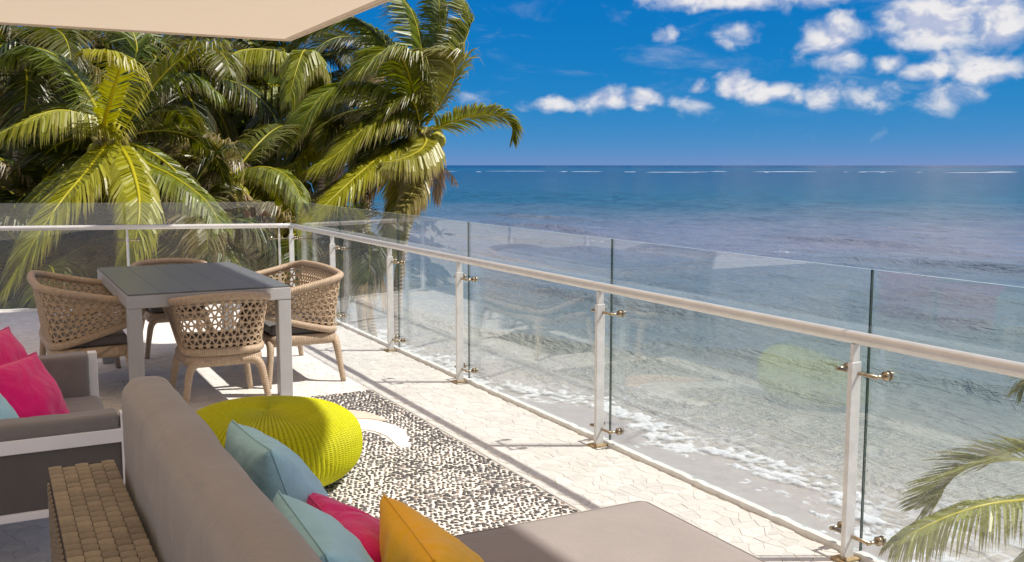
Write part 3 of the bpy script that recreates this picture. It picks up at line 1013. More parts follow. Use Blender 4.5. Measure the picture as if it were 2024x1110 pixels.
def build_foam():
    mb = MB()
    foam_patch(mb, -14, 16, lambda a: wob(a) + .25 + .25 * math.sin(a * .9), 1.9, .55, .07, .05, 1.0)
    o = mb.build('shore_foam', M['soft_foam']); tag(o, 'white foam of the small wave breaking along the sandy shore', 'foam', kind='stuff')
    mb = MB()
    foam_patch(mb, -6, 18, lambda a: wob(a) - 1.0 + .2 * math.sin(a * .7 + 1), 1.2, .75, .06, .06, 5.0)
    o = mb.build('wash_foam', M['soft_foam']); tag(o, 'thin lace of spent foam left on the wet sand', 'foam', kind='stuff')
    # small whitecaps on the swell
    mb = MB()
    for (x, y, w) in ((1560, 500, 1.6), (1700, 512, 1.4), (1180, 478, 1.0)):
        r = ray(x, y); t = (SEA_Z - EYE) / r.z
        p = Vector((r.x * t, r.y * t, 0)) - SH0
        a, b = p.dot(SHD), p.dot(SHN)
        foam_patch(mb, a - w, a + w, lambda q, b=b: b, .6, .8, .05, .06, x * .1)
    o = mb.build('whitecap_foam', M['soft_foam']); tag(o, 'small whitecaps on the low swell beyond the railing', 'foam', kind='stuff')
    # the break over the outer reef, about a kilometre out
    mb = MB()
    rnd = random.Random(3)
    x = -420.0
    while x < 900:
        ln = rnd.choice((6, 12, 25, 40, 70)) * rnd.uniform(.7, 1.3)
        Y = 1010 - x * .22 + rnd.uniform(-70, 70) + (120 if rnd.random() < .2 else 0)
        h = rnd.uniform(.08, .38) * (2.4 if x > 470 else 1)
        n = 10
        vs = []; fs = []
        for i in range(n + 1):
            q = i / n
            e = math.sin(math.pi * q) ** .5
            hh = h * e * rnd.uniform(.6, 1.1)
            px_, py_ = x + ln * q, Y + rnd.uniform(-2, 2)
            vs += [(px_, py_ - 3 * e - .2, SEA_Z - .05), (px_, py_, SEA_Z + hh), (px_, py_ + 5 * e + .2, SEA_Z - .05)]
        for i in range(n):
            for k in (0, 1):
                fs.append((i * 3 + k, (i + 1) * 3 + k, (i + 1) * 3 + k + 1, i * 3 + k + 1))
        mb.add(vs, fs, True)
        x += ln * rnd.uniform(.7, 1.7)
    o = mb.build('reef_surf', M['foam']); tag(o, 'thin broken white line of surf on the reef below the horizon', 'surf', kind='stuff')


build_sea()
build_ground()
build_foam()

# ------------------------------------------------------------------ terrace deck
RA = 2.93                          # railing line (a)
PB = [10.78, 9.31, 7.75, 6.37, 4.53, 2.72, .9, -.9]   # posts along it (b)
LC = Vector((2.93, 10.78))         # corner
LDIR = Vector((-.951, .311)).normalized()            # left railing in deck coordinates
LN = Vector((-LDIR.y, LDIR.x))
if LN.y < 0: LN = -LN
MOS = (1.335, 2.286, .6, 6.43)     # pebble mosaic a0,a1,b0,b1


def clip(poly, nx, ny, d):
    """keep nx*x+ny*y <= d"""
    out = []
    n = len(poly)
    for i in range(n):
        p, q = poly[i], poly[(i + 1) % n]
        dp = nx * p[0] + ny * p[1] - d
        dq = nx * q[0] + ny * q[1] - d
        if dp <= 0: out.append(p)
        if dp * dq < 0:
            t = dp / (dp - dq)
            out.append((p[0] + (q[0] - p[0]) * t, p[1] + (q[1] - p[1]) * t))
    return out


def build_deck():
    edge = RA + .10
    far = LN.dot(LC) + .10
    lx = -6.5
    def far_b(a): return (far - LN.x * a) / LN.y
    outline = [(lx, -4), (edge, -4), (edge, far_b(edge)), (lx, far_b(lx))]
    mb = MB()
    mb.prism(outline, -.30, -.0032)
    deck = mb.build('terrace_floor', M['joint'], rz=THETA)
    tag(deck, kind='structure')
    # white upstand along both glass edges, cracked sealant on top
    kb = MB()
    def strip(p0, p1, w, h, nseg, seed):
        p0 = Vector(p0); p1 = Vector(p1)
        d = (p1 - p0); nrm = Vector((-d.y, d.x)).normalized()
        vs = []; fs = []
        for i in range(nseg + 1):
            c = p0 + d * (i / nseg)
            j = .004 * fb(Vector((i * .7, seed, 0)), 3)
            hh = h + .006 * fb(Vector((i * .9, seed + 5, 0)), 3)
            w1 = w / 2 + j
            for (o_, z) in ((-w1, -.005), (-w1 * .8, hh), (w1 * .8, hh), (w1, -.005)):
                q = c + nrm * o_
                vs.append((q.x, q.y, z))
        for i in range(nseg):
            for k in range(3):
                fs.append((i * 4 + k, i * 4 + k + 1, (i + 1) * 4 + k + 1, (i + 1) * 4 + k))
        kb.add(vs, fs)
    strip((RA + .06, -4), (RA + .06, LC.y + .08), .045, .022, 260, 1)
    far_in = LC + LN * .06
    strip((far_in.x, far_in.y), (far_in.x + LDIR.x * 10, far_in.y + LDIR.y * 10), .05, .024, 160, 3)
    kb.build('kerb_strip', M['kerb'], deck)
    # ceiling-high side of the slab that faces the beach
    # irregular stone fragments: a jittered Voronoi, each with a chamfered edge
    rnd = random.Random(11)
    sp = .066
    a_lo, a_hi, b_lo, b_hi = -4.6, edge - .055, .6, 13.3
    seeds = {}
    na = int((a_hi - a_lo) / sp) + 2
    nb = int((b_hi - b_lo) / sp) + 2
    for i in range(-1, na + 1):
        for j in range(-1, nb + 1):
            seeds[(i, j)] = (a_lo + (i + .5 + rnd.uniform(-.8, .8)) * sp, b_lo + (j + .5 + rnd.uniform(-.8, .8)) * sp)
    stones = []
    for (i, j), s in seeds.items():
        if s[0] > a_hi or LN.dot(Vector(s)) > far - .08 or s[0] < a_lo: continue
        inm = MOS[0] - .055 < s[0] < MOS[1] + .02 and MOS[2] < s[1] < MOS[3] + .02
        if inm: continue
        # hidden under the near sofa or outside the picture
        w = D(s[0], s[1])
        if w.y < .8 or abs(w.x) > w.y * .60 + .3: continue
        poly = [(s[0] - .3, s[1] - .3), (s[0] + .3, s[1] - .3), (s[0] + .3, s[1] + .3), (s[0] - .3, s[1] + .3)]
        gap = rnd.uniform(.0004, .0017)
        for di in range(-3, 4):
            for dj in range(-3, 4):
                if di == 0 and dj == 0: continue
                t = seeds.get((i + di, j + dj))
                if t is None: continue
                nx, ny = t[0] - s[0], t[1] - s[1]
                l = math.hypot(nx, ny)
                if l < 1e-6: continue
                nx /= l; ny /= l
                mxp = (s[0] + t[0]) / 2 * nx + (s[1] + t[1]) / 2 * ny
                poly = clip(poly, nx, ny, mxp - gap)
                if len(poly) < 3: break
            if len(poly) < 3: break
        if len(poly) < 3: continue
        poly = clip(poly, 1, 0, a_hi)
        poly = clip(poly, LN.x, LN.y, far - .07)
        # keep clear of the mosaic frame
        if MOS[2] < s[1] < MOS[3] + .3:
            if s[0] >= MOS[1]: poly = clip(poly, -1, 0, -(MOS[1] + .02)) if s[1] < MOS[3] else poly
            elif s[0] <= MOS[0] - .05 and s[1] < MOS[3]: poly = clip(poly, 1, 0, MOS[0] - .055)
        if s[1] > MOS[3] and MOS[0] - .1 < s[0] < MOS[1] + .1: poly = clip(poly, 0, -1, -(MOS[3] + .02))
        if len(poly) < 3: continue
        stones.append((s, poly))

    def stone_geo(mb_, poly, z, org, tint):
        n = len(poly)
        cx_ = sum(p[0] for p in poly) / n; cy_ = sum(p[1] for p in poly) / n
        vs = []
        for p in poly: vs.append((p[0] - org[0], p[1] - org[1], -.0036))
        for p in poly:
            vs.append((p[0] - org[0], p[1] - org[1], z - .0012))
        for p in poly:
            l = math.hypot(cx_ - p[0], cy_ - p[1]) or 1
            k = min(.3, .0014 / l)
            vs.append((p[0] + (cx_ - p[0]) * k - org[0], p[1] + (cy_ - p[1]) * k - org[1], z))
        fs = [tuple(range(2 * n, 3 * n))]
        for i in range(n):
            j = (i + 1) % n
            fs.append((i, j, n + j, n + i)); fs.append((n + i, n + j, 2 * n + j, 2 * n + i))
        k0 = mb_.add(vs, fs)
        for q in range(k0, k0 + 3 * n): mb_.col[q] = (tint, tint, tint, 1)

    # the 300 that show largest: open floor by the railing near the camera
    def shown(it):
        s, poly = it
        w = D(s[0], s[1])
        pxx = 1012 + FPX * w.x / w.y
        pyy = 326 + EYE * FPX / w.y
        vis = 560 < pxx < 1720 and pyy < 1105 and s[0] > MOS[1]
        vis = vis or (0 < pxx < 95 and 1045 < pyy < 1110)
        return (-1 / w.y ** 3) if vis else 0
    stones.sort(key=shown)
    rest = MB()
    for k, (s, poly) in enumerate(stones):
        z = rnd.uniform(-.0008, .0008)
        t = rnd.random()
        if k < 300:
            m1 = MB(); stone_geo(m1, poly, z, s, t)
            m1.build('stone', M['stone'], deck, loc=(s[0], s[1], 0))
        else:
            stone_geo(rest, poly, z, (0, 0), t)
    o = rest.build('stone_paving', M['stone'], deck); tag(o, kind='stuff')
    return deck


deck = build_deck()


SWIRL_W = [(1.72, 5.62), (1.86, 5.70), (1.98, 5.66), (2.06, 5.52), (2.085, 5.36), (2.05, 5.18), (1.985, 5.03), (1.935, 5.02), (1.945, 5.14), (1.95, 5.28), (1.91, 5.42), (1.82, 5.49), (1.70, 5.46), (1.55, 5.36), (1.40, 5.30), (1.40, 5.50), (1.56, 5.56)]
SWIRL_P = [(1.62, 5.86), (1.80, 5.97), (1.95, 5.95), (2.04, 5.82), (2.075, 5.68), (2.07, 5.58), (1.99, 5.685), (1.86, 5.728), (1.72, 5.645), (1.56, 5.585), (1.44, 5.60)]


def in_poly(x, y, poly):
    c = False
    n = len(poly)
    for i in range(n):
        x0, y0 = poly[i]; x1, y1 = poly[i - 1]
        if (y0 > y) != (y1 > y) and x < (x1 - x0) * (y - y0) / (y1 - y0) + x0: c = not c
    return c


def poly_ccw(p):
    s = sum(p[i - 1][0] * p[i][1] - p[i][0] * p[i - 1][1] for i in range(len(p)))
    return p if s > 0 else p[::-1]


def build_mosaic():
    a0, a1, b0, b1 = MOS
    root = empty('pebble_mosaic', D((a0 + a1) / 2, (b0 + b1) / 2, 0), THETA)
    ca, cb = (a0 + a1) / 2, (b0 + b1) / 2
    tag(root, 'inlaid floor panel of dark pebbles in cream mortar with a white swirl', 'mosaic')
    mb = MB(); mb.box((0, 0, -.003), (a1 - a0, b1 - b0, .004)); mb.build('mortar_bed', M['mortar'], root)
    mb = MB()
    for (cx_, w, cy_, h) in ((a1 + .008 - ca, .014, 0, b1 - b0), (a0 - .027 - ca, .045, 0, b1 - b0)):
        mb.box((cx_, cy_, -.001), (w, h, .006))
    mb.build('border_strip', M['white_marble'], root)
    for nm, pl, mt in (('white_swirl', SWIRL_W, 'white_marble'), ('pink_swirl', SWIRL_P, 'pink_marble')):
        pp = [Vector((x - ca, y - cb, 0)) for x, y in pl]
        sm = catmull(pp + [pp[0]], 70)[:-1]
        mb = MB(); mb.prism(poly_ccw([(p.x, p.y) for p in sm]), -.001, .0045 if nm == 'white_swirl' else .004)
        mb.build(nm, M[mt], root)
    rnd = random.Random(5)

    def pebble(mb_, x, y, lx, ly, h, ang, tint, wob_=None):
        n = 8
        ca_, sa_ = math.cos(ang), math.sin(ang)
        vs = []
        jit = [rnd.uniform(.8, 1.15) for _ in range(n)]
        for (rr, zz) in ((1.0, -.002), (.92, h * .55), (.6, h * .93)):
            for k in range(n):
                t = 2 * math.pi * k / n
                px_, py_ = lx * rr * jit[k] * math.cos(t), ly * rr * jit[k] * math.sin(t)
                vs.append((x + px_ * ca_ - py_ * sa_, y + px_ * sa_ + py_ * ca_, zz))
        vs.append((x, y, h))
        fs = []
        for r_ in (0, 1):
            for k in range(n):
                k2 = (k + 1) % n
                fs.append((r_ * n + k, r_ * n + k2, (r_ + 1) * n + k2, (r_ + 1) * n + k))
        for k in range(n): fs.append((2 * n + k, 2 * n + (k + 1) % n, 3 * n))
        k0 = mb_.add(vs, fs, True)
        for q in range(k0, k0 + len(vs)): mb_.col[q] = (tint, tint, tint, 1)

    pts = []
    sp = .0242
    row = 0
    b = b0 + .02
    while b < b1 - .01:
        a = a0 + .012 + (sp * .5 if row % 2 else 0)
        while a < a1 - .008:
            x, y = a + rnd.uniform(-.0065, .0065), b + rnd.uniform(-.009, .009)
            edge = min(x - a0, a1 - x, b1 - y)
            dark = edge < .07 or fb(Vector((x * 3, y * 3, 2)), 3) > .18 or y > 5.75
            if not any(in_poly(x + dx, y + dy, s) for s in (SWIRL_W, SWIRL_P) for dx, dy in ((0, 0), (.014, 0), (-.014, 0), (0, .02), (0, -.02))):
                pts.append((x, y, dark))
            a += sp
        b += sp * 1.22
        row += 1
    protos = []
    for k in range(8):
        m1 = MB(); pebble(m1, 0, 0, rnd.uniform(.0072, .0096), rnd.uniform(.0118, .0152), .0045, 0, rnd.choice((.2, .4, .5, .6, .75, .85)))
        me = m1.mesh('pebble'); me.materials.append(M['pebble']); protos.append(me)

    def key(p):
        w = D(p[0], p[1])
        px_ = 1012 + FPX * w.x / w.y; py_ = 326 + EYE * FPX / w.y
        vis = px_ > 770 and py_ < 1000 and py_ + (px_ - 745) * .158 < 1062
        return (-1 / w.y) if vis else 0
    pts.sort(key=key)
    rest = MB()
    for k, (x, y, dark) in enumerate(pts):
        ang = rnd.gauss(.35, .55)
        if k < 300:
            s = rnd.uniform(.85, 1.12) * (1.1 if dark else .86)
            link_mesh('pebble', rnd.choice(protos), root, (x - ca, y - cb, 0), (0, 0, ang), (s, s, 1))
        else:
            s = rnd.uniform(.85, 1.12) * (1.13 if dark else .9)
            t = rnd.random() ** 1.3
            if rnd.random() < .03: t = .95
            else: t *= .82
            pebble(rest, x - ca, y - cb, .0078 * s, .0134 * s, .0045, ang, t)
    o = rest.build('pebble_field', M['pebble'], root); tag(o, kind='stuff')


build_mosaic()


# the house side below the terrace: a white rendered wall carrying the slab
def build_house_base():
    edge = RA - .15
    mb = MB()
    far = LN.dot(LC) - .25
    def far_b(a): return (far - LN.x * a) / LN.y
    mb.prism([(-6.3, -3.8), (edge, -3.8), (edge, far_b(edge)), (-6.3, far_b(-6.3))], SEA_Z - .6, -.30)
    o = mb.build('house_wall', M['wall_plaster'], rz=THETA)
    tag(o, 'white rendered house wall below the terrace slab', 'wall')


build_house_base()

# ------------------------------------------------------------------ glass railings
RAIL_Z = .89
GLASS_TOP = 1.15
GOFF = .075


def glass_panel(parent, y0, y1, mat, t=.012):
    mb = MB()
    mb.box((GOFF, (y0 + y1) / 2, (.02 + GLASS_TOP) / 2), (t, abs(y1 - y0), GLASS_TOP - .02))
    o = mb.build('glass_panel', M[mat], parent)
    o.data.materials.append(M['glass_edge']); o.data.materials.append(M['glass_top'])
    for p in o.data.polygons:
        if abs(p.normal.x) < .5: p.material_index = 1 if abs(p.normal.z) < .5 else 2
    return o


def railing(root, posts, panels, y_end0, y_end1, mat):
    mb = MB()
    n = 40
    mb.tube([(0, y_end0 + (y_end1 - y_end0) * i / n, RAIL_Z) for i in range(n + 1)], .0255, 16)
    mb.build('handrail', M['rail_metal'], root)
    for y in posts:
        mb = MB()
        mb.box((0, y, .40), (.052, .022, .79), bev=.003)
        mb.box((0, y, .828), (.036, .016, .075), bev=.002)
        p = mb.build('post', M['white_metal'], root)
        mb = MB(); mb.box((0, y, .006), (.11, .07, .011), bev=.003)
        mb.tube([(.038, y + .024, .011), (.038, y + .024, .022)], .007, 8)
        mb.tube([(-.038, y - .024, .011), (-.038, y - .024, .022)], .007, 8)
        mb.build('base_plate', M['stain'], p)
        for z in (.75, .095):
            mb = MB()
            mb.tube([(.012, y - .10, z), (.012, y + .10, z)], .0075, 10)
            for s in (-1, 1):
                yy = y + s * .095
                mb.tube([(.004, yy, z), (GOFF - .012, yy, z)], .0075, 10)
                mb.tube([(GOFF - .016, yy, z), (GOFF - .006, yy, z)], .019, 14)
                mb.tube([(GOFF + .006, yy, z), (GOFF + .013, yy, z)], .019, 14)
                mb.tube([(GOFF + .013, yy, z), (GOFF + .020, yy, z)], .013, 12)
            mb.build('glass_clamp', M['bronze'], p)
    for (y0, y1) in panels:
        glass_panel(root, y0, y1, mat)


rr = empty('glass_railing', D(RA, 0, 0), THETA)
tag(rr, 'long glass railing with white posts along the sea side of the terrace', 'railing')
gp = [PB[0] + .05] + PB[1:-1]
railing(rr, PB[:-1], [(gp[i + 1] + .002, gp[i] - .002) for i in range(len(gp) - 1)] + [(-.8, gp[-1] - .002)], -.9, PB[0], 'glass')
lw = V2 * LDIR.x + U2 * LDIR.y
lrz = math.atan2(lw.y, lw.x) - math.pi / 2
lr = empty('glass_railing', D(LC.x, LC.y, 0), lrz)
tag(lr, 'glass railing with white posts at the far left end before the palms', 'railing')
railing(lr, [.13, 1.72, 3.3, 4.9, 6.5], [(.17, 1.745), (1.76, 3.32), (3.335, 4.92), (4.935, 6.5)], 0, 7, 'glass_film')
mb = MB()
for k in range(1):
    bm = bmesh.new(); bmesh.ops.create_uvsphere(bm, u_segments=16, v_segments=10, radius=.0258)
    mb.add([v.co.copy() for v in bm.verts], [[v.index for v in f.verts] for f in bm.faces], True); bm.free()
mb.build('corner_joint', M['rail_metal'], rr).location = (0, PB[0], RAIL_Z)


# ------------------------------------------------------------------ cushions, pillows
def soft_box(size, r, n=14, puff=(0, 0, 0), wrinkle=0.0, seed=0.0):
    """rounded upholstered block centred on the origin"""
    hx, hy, hz = size[0] / 2, size[1] / 2, size[2] / 2
    mb = MB()
    def pt(u, v, w):
        p = Vector((u * hx, v * hy, w * hz))
        q = Vector((max(-hx + r, min(hx - r, p.x)), max(-hy + r, min(hy - r, p.y)), max(-hz + r, min(hz - r, p.z))))
        d = p - q
        if d.length > 1e-9: p = q + d.normalized() * r
        fx = (1 - v * v) * (1 - w * w); fy = (1 - u * u) * (1 - w * w); fz = (1 - u * u) * (1 - v * v)
        p.x += u * puff[0] * fx * abs(u); p.y += v * puff[1] * fy * abs(v); p.z += w * puff[2] * fz * abs(w)
        if wrinkle:
            k = wrinkle * fb(Vector((p.x * 5 + seed, p.y * 5, p.z * 5)), 4)
            p += d.normalized() * k if d.length > 1e-9 else Vector((0, 0, 0))
            p += Vector((u * fx, v * fy, w * fz)) * k
        return p
    def grid(f, na, nb):
        vs = [f(-1 + 2 * i / na, -1 + 2 * j / nb) for i in range(na + 1) for j in range(nb + 1)]
        fs = [(i * (nb + 1) + j, (i + 1) * (nb + 1) + j, (i + 1) * (nb + 1) + j + 1, i * (nb + 1) + j + 1) for i in range(na) for j in range(nb)]
        mb.add(vs, fs, True)
    def nn(s): return max(6, min(60, int(n * s / min(size) * .5) + 4))
    nx, ny, nz = nn(size[0]), nn(size[1]), nn(size[2])
    # denser near the rounded edges
    def e(t): return math.sin(t * math.pi / 2) * .35 + t * .65
    grid(lambda a, b: pt(e(a), e(b), 1), nx, ny)
    grid(lambda a, b: pt(e(b), e(a), -1), ny, nx)
    grid(lambda a, b: pt(e(a), -1, e(b)), nx, nz)
    grid(lambda a, b: pt(e(b), 1, e(a)), nz, nx)
    grid(lambda a, b: pt(1, e(a), e(b)), ny, nz)
    grid(lambda a, b: pt(-1, e(b), e(a)), nz, ny)
    return mb


def weld(o, d=1e-4):
    bm = bmesh.new(); bm.from_mesh(o.data)
    bmesh.ops.remove_doubles(bm, verts=bm.verts[:], dist=d)
    bmesh.ops.recalc_face_normals(bm, faces=bm.faces[:])
    for f in bm.faces: f.smooth = True
    bm.to_mesh(o.data); bm.free()
    return o


def soft(name, mat, parent, c, size, r, **k):
    o = weld(soft_box(size, r, **k).build(name, mat, parent))
    o.location = c
    return o


def seam(parent, mat, pts, rad=.004, name='piping'):
    mb = MB(); mb.tube(pts, rad, 6, closed=True)
    return mb.build(name, mat, parent)


def pillow(label, mat, center, normal, up, size=.45, thick=.17, seed=1.0, group=None, fold=0.0):
    n = 30
    T = thick / 2
    nrm = Vector(normal).normalized()
    upv = Vector(up); upv = (upv - nrm * upv.dot(nrm)).normalized()
    sx = upv.cross(nrm)
    h = size / 2
    root = empty('pillow', center)
    tag(root, label, 'pillow', group)
    mat4 = Matrix((sx, upv, nrm)).transposed()

    def edge(u, v):
        x = u * h * (1 - .06 * (1 - v * v) * abs(u))
        y = v * h * (1 - .06 * (1 - u * u) * abs(v))
        return x, y

    mb = MB()
    for sgn in (1, -1):
        vs = []
        for i in range(n + 1):
            for j in range(n + 1):
                u = -1 + 2 * i / n; v = -1 + 2 * j / n
                u = math.sin(u * math.pi / 2) * .55 + u * .45
                v = math.sin(v * math.pi / 2) * .55 + v * .45
                x, y = edge(u, v)
                w = max(0, (1 - u * u)) ** .42 * max(0, (1 - v * v)) ** .42
                z = T * w
                # creases running in from the seams, a slump of the filling towards the base
                ang = math.atan2(v, u); rr_ = math.hypot(u, v)
                z *= 1 + .16 * fb(Vector((x * 7 + seed, y * 7, sgn * 3 + seed)), 4)
                z += .012 * fb(Vector((ang * 4 + seed * 2, rr_ * 1.2, sgn * 2.0)), 3) * min(1, w * 1.6) * rr_
                z *= 1 - .22 * v * (1 if True else 0)
                if fold: z -= fold * math.exp(-((u - .25 * v) / .12) ** 2) * w * T * .5
                bend = -.03 * (u * u + v * v) * .5
                p = Vector((x, y, sgn * z + bend * .5))
                vs.append(mat4 @ p)
        fs = []
        for i in range(n):
            for j in range(n):
                q = (i * (n + 1) + j, (i + 1) * (n + 1) + j, (i + 1) * (n + 1) + j + 1, i * (n + 1) + j + 1)
                fs.append(q if sgn > 0 else q[::-1])
        mb.add(vs, fs, True)
    weld(mb.build('cover', mat, root), 5e-4)
    pts = []
    m = 26
    for (u0, v0, u1, v1) in ((-1, -1, 1, -1), (1, -1, 1, 1), (1, 1, -1, 1), (-1, 1, -1, -1)):
        for k in range(m):
            t = k / m
            u = u0 + (u1 - u0) * t; v = v0 + (v1 - v0) * t
            x, y = edge(u, v)
            pts.append(mat4 @ Vector((x, y, -.015 * (u * u + v * v) * .5 * .5)))
    seam(root, mat, pts, .0028, 'seam')
    return root


# ------------------------------------------------------------------ woven chairs
def u_path(w, d, r, n, ins=0.0):
    """plan of the shell: from the right arm's front round the back to the left arm's front; returns (x, y, k) with k=0 at the arm ends, 1 at the back"""
    hx = w / 2 - ins; yb = -d / 2 + ins; yf = d / 2
    r = max(.03, r - ins)
    segs = []
    L1 = yf - (yb + r); L2 = math.pi * r / 2; L3 = 2 * (hx - r)
    tot = 2 * L1 + 2 * L2 + L3
    pts = []
    for i in range(n + 1):
        s = tot * i / n
        if s <= L1: x, y = hx, yf - s
        elif s <= L1 + L2:
            t = (s - L1) / r; x, y = hx - r + r * math.cos(t), yb + r - r * math.sin(t)
        elif s <= L1 + L2 + L3: x, y = hx - r - (s - L1 - L2), yb
        elif s <= L1 + 2 * L2 + L3:
            t = (s - L1 - L2 - L3) / r; x, y = -hx + r - r * math.sin(t), yb + r - r * math.cos(t)
        else: x, y = -hx, yb + r + (s - L1 - 2 * L2 - L3)
        k = (yf - y) / (yf - yb)
        bow = .035 * math.cos(min(1, abs(x) / hx) * math.pi / 2) if y < yb + r else 0
        pts.append(Vector((x * (1 - .05 * (1 - k)), y - bow, k)))
    return pts, tot


def make_seat(name, w, d=.56):
    root = empty(name, (0, 0, 0))
    N = int(60 + 40 * w)
    top, tot = u_path(w, d, .13, N)
    bot, _ = u_path(w, d, .13, N, .055)
    hb = .112 if w > .8 else .062
    def ztop(k): return .652 + hb * (k ** 1.3)
    arch = .020 if w < .8 else .012
    def zbot(k): return .375 + .135 * (1 - k) ** 1.25
    def S(i, t):
        """surface point, i = fractional index round the U, t = 0 ring .. 1 rim"""
        i = max(0, min(N - 1e-6, i)); a = int(i); f = i - a
        pt_ = top[a].lerp(top[a + 1], f); pb_ = bot[a].lerp(bot[a + 1], f)
        zt, zb = ztop(pt_.z), zbot(pb_.z)
        zt += arch * max(0, pt_.z - .6) * 2.2 * math.cos(min(1, abs(pt_.x) / (w / 2)) * math.pi / 2)
        e = t ** 1.15
        return Vector((pb_.x + (pt_.x - pb_.x) * e, pb_.y + (pt_.y - pb_.y) * e, zb + (zt - zb) * t))
    # closed loop of wrapped cane: rim, arm front, ring, arm front
    rim = [S(i, 1) for i in range(N + 1)]
    ring = [S(i, 0) for i in range(N + 1)]
    def arm_front(side):
        p1 = S(0 if side > 0 else N, 1); p0 = S(0 if side > 0 else N, 0)
        out = []
        for q in (.12, .3, .5, .7, .88):
            p = p1.lerp(p0, q); p.y += .045 * math.sin(math.pi * q); out.append(p)
        return out
    loop = rim + arm_front(-1) + ring[::-1] + arm_front(1)[::-1]
    sm = []
    for i in range(len(loop)):
        sm.append((loop[i - 1] + loop[i] * 2 + loop[(i + 1) % len(loop)]) / 4)
    mb = MB(); mb.tube(sm, .0255, 10, closed=True)
    mb.build('rim', M['rattan'], root)
    # triaxial cane lattice
    e = .050
    hgt = .34
    mb = MB()
    per = tot / N
    rnd = random.Random(4)
    def strand(p, dvec):
        run = []
        st = .022
        k = 0
        cur = Vector(p)
        while True:
            s, h = cur
            if h < -.001 or h > hgt + .001 or s < 0 or s > tot:
                if len(run) > 1: emit(run)
                break
            run.append(S(s / per, max(0, min(1, h / hgt))))
            cur = cur + dvec * st
    def emit(run):
        mb.tube(run, .0058, 4, caps=False)
    hrow = e * math.sqrt(3) / 2
    k = 1
    while k * hrow < hgt - .01:
        strand(Vector((.002, k * hrow)), Vector((1, 0))); k += 1
    for sgn in (1, -1):
        dv = Vector((.5 * sgn, math.sqrt(3) / 2))
        s0 = -2 * e * int(hgt / e / 2 + 2) if sgn > 0 else 0
        i = 0
        while True:
            s = (i - 8) * e if sgn > 0 else i * e
            if s > tot + .3: break
            # start where the strand enters the patch
            p = Vector((s, 0.0))
            t = 0
            if p.x < 0: t = -p.x / dv.x if dv.x > 0 else None
            elif p.x > tot: t = (tot - p.x) / dv.x if dv.x < 0 else None
            if t is not None:
                p = p + dv * (t + 1e-4)
                if p.y < hgt: strand(p, dv)
            i += 1
    # small knots where the canes cross
    k = 0
    while k * hrow < hgt - .01:
        j = 0
        while True:
            s = j * e + (k % 2) * e / 2
            if s > tot: break
            if k > 0 and s > .01:
                c = S(s / per, k * hrow / hgt)
                c2 = S(min(N - .01, s / per + .4), k * hrow / hgt); c3 = S(s / per, min(1, k * hrow / hgt + .04))
                tx = (c2 - c).normalized(); ty = (c3 - c).normalized(); nn_ = tx.cross(ty).normalized() * .0064
                vs = [c + (tx * math.cos(q * math.pi / 3) + ty * math.sin(q * math.pi / 3)) * .0165 for q in range(6)]
                mb.add([v + nn_ for v in vs] + [v - nn_ for v in vs], [tuple(range(6)), tuple(range(11, 5, -1))] + [(q, 6 + q, 6 + (q + 1) % 6, (q + 1) % 6) for q in range(6)])
            j += 1
        k += 1
    mb.build('woven_back', M['cane'], root)
    # base: wrapped apron and four splayed legs that flow out of it
    hx, hy = w / 2 - .075, d / 2 - .045
    def rrect(hx_, hy_, r, z, n=8):
        out = []
        for (cx_, cy_, a0) in ((hx_ - r, hy_ - r, 0), (-hx_ + r, hy_ - r, 90), (-hx_ + r, -hy_ + r, 180), (hx_ - r, -hy_ + r, 270)):
            for k_ in range(n + 1):
                a = R(a0 + 90 * k_ / n); out.append(Vector((cx_ + r * math.cos(a), cy_ + r * math.sin(a), z)))
        return out
    mb = MB()
    mb.tube(rrect(hx, hy, .07, .318), .021, 10, closed=True, flat=1.9)
    mb.build('seat_frame', M['rattan'], root)
    mb = MB()
    poly = [(p.x, p.y) for p in rrect(hx - .012, hy - .012, .06, 0)]
    mb.prism(poly_ccw(poly), .325, .352)
    mb.build('seat_deck', M['cane'], root)
    for sx in (-1, 1):
        for sy in (-1, 1):
            pts = catmull([Vector((sx * (hx - .13), sy * (hy - .004), .315)), Vector((sx * (hx - .05), sy * (hy - .002), .308)), Vector((sx * (hx - .005), sy * (hy + .004), .265)), Vector((sx * (hx + .018), sy * (hy + .016), .16)), Vector((sx * (hx + .042), sy * (hy + .036), 0.0))], 22)
            mb = MB(); mb.tube(pts, [.030 - .011 * max(0, (q - 6) / 16) for q in range(23)], 10)
            mb.build('leg', M['rattan'], root)
    soft('seat_cushion', M['seat_pad'], root, (0, .01, .393), (w - .17, d - .12, .075), .025, n=12, puff=(0, 0, .012))
    return root


def place(o, a, b, rz, label, cat, group=None, z=0.0):
    o.location = D(a, b, z)
    o.rotation_euler = (0, 0, rz)
    tag(o, label, cat, group)


love = make_seat('woven_loveseat', 1.16)
chair = make_seat('woven_chair', .60)
# local +y is the way the seat faces
place(love, 1.93, 7.34, THETA + math.pi / 2, 'two-seat woven cane chair between table and sea-side glass, in full sun', 'chair', 'woven dining seats')
love2 = copy_tree(love)
place(love2, .545, 7.50, THETA - math.pi / 2, 'two-seat woven cane chair at the table side away from the sea', 'chair', 'woven dining seats')
place(chair, 1.285, 6.60, THETA, 'single woven cane chair with its back to the lime pouf', 'chair', 'woven dining seats')
chair2 = copy_tree(chair)
place(chair2, 1.33, 8.60, THETA + math.pi, 'single woven cane chair at the far table end, mostly hidden', 'chair', 'woven dining seats')


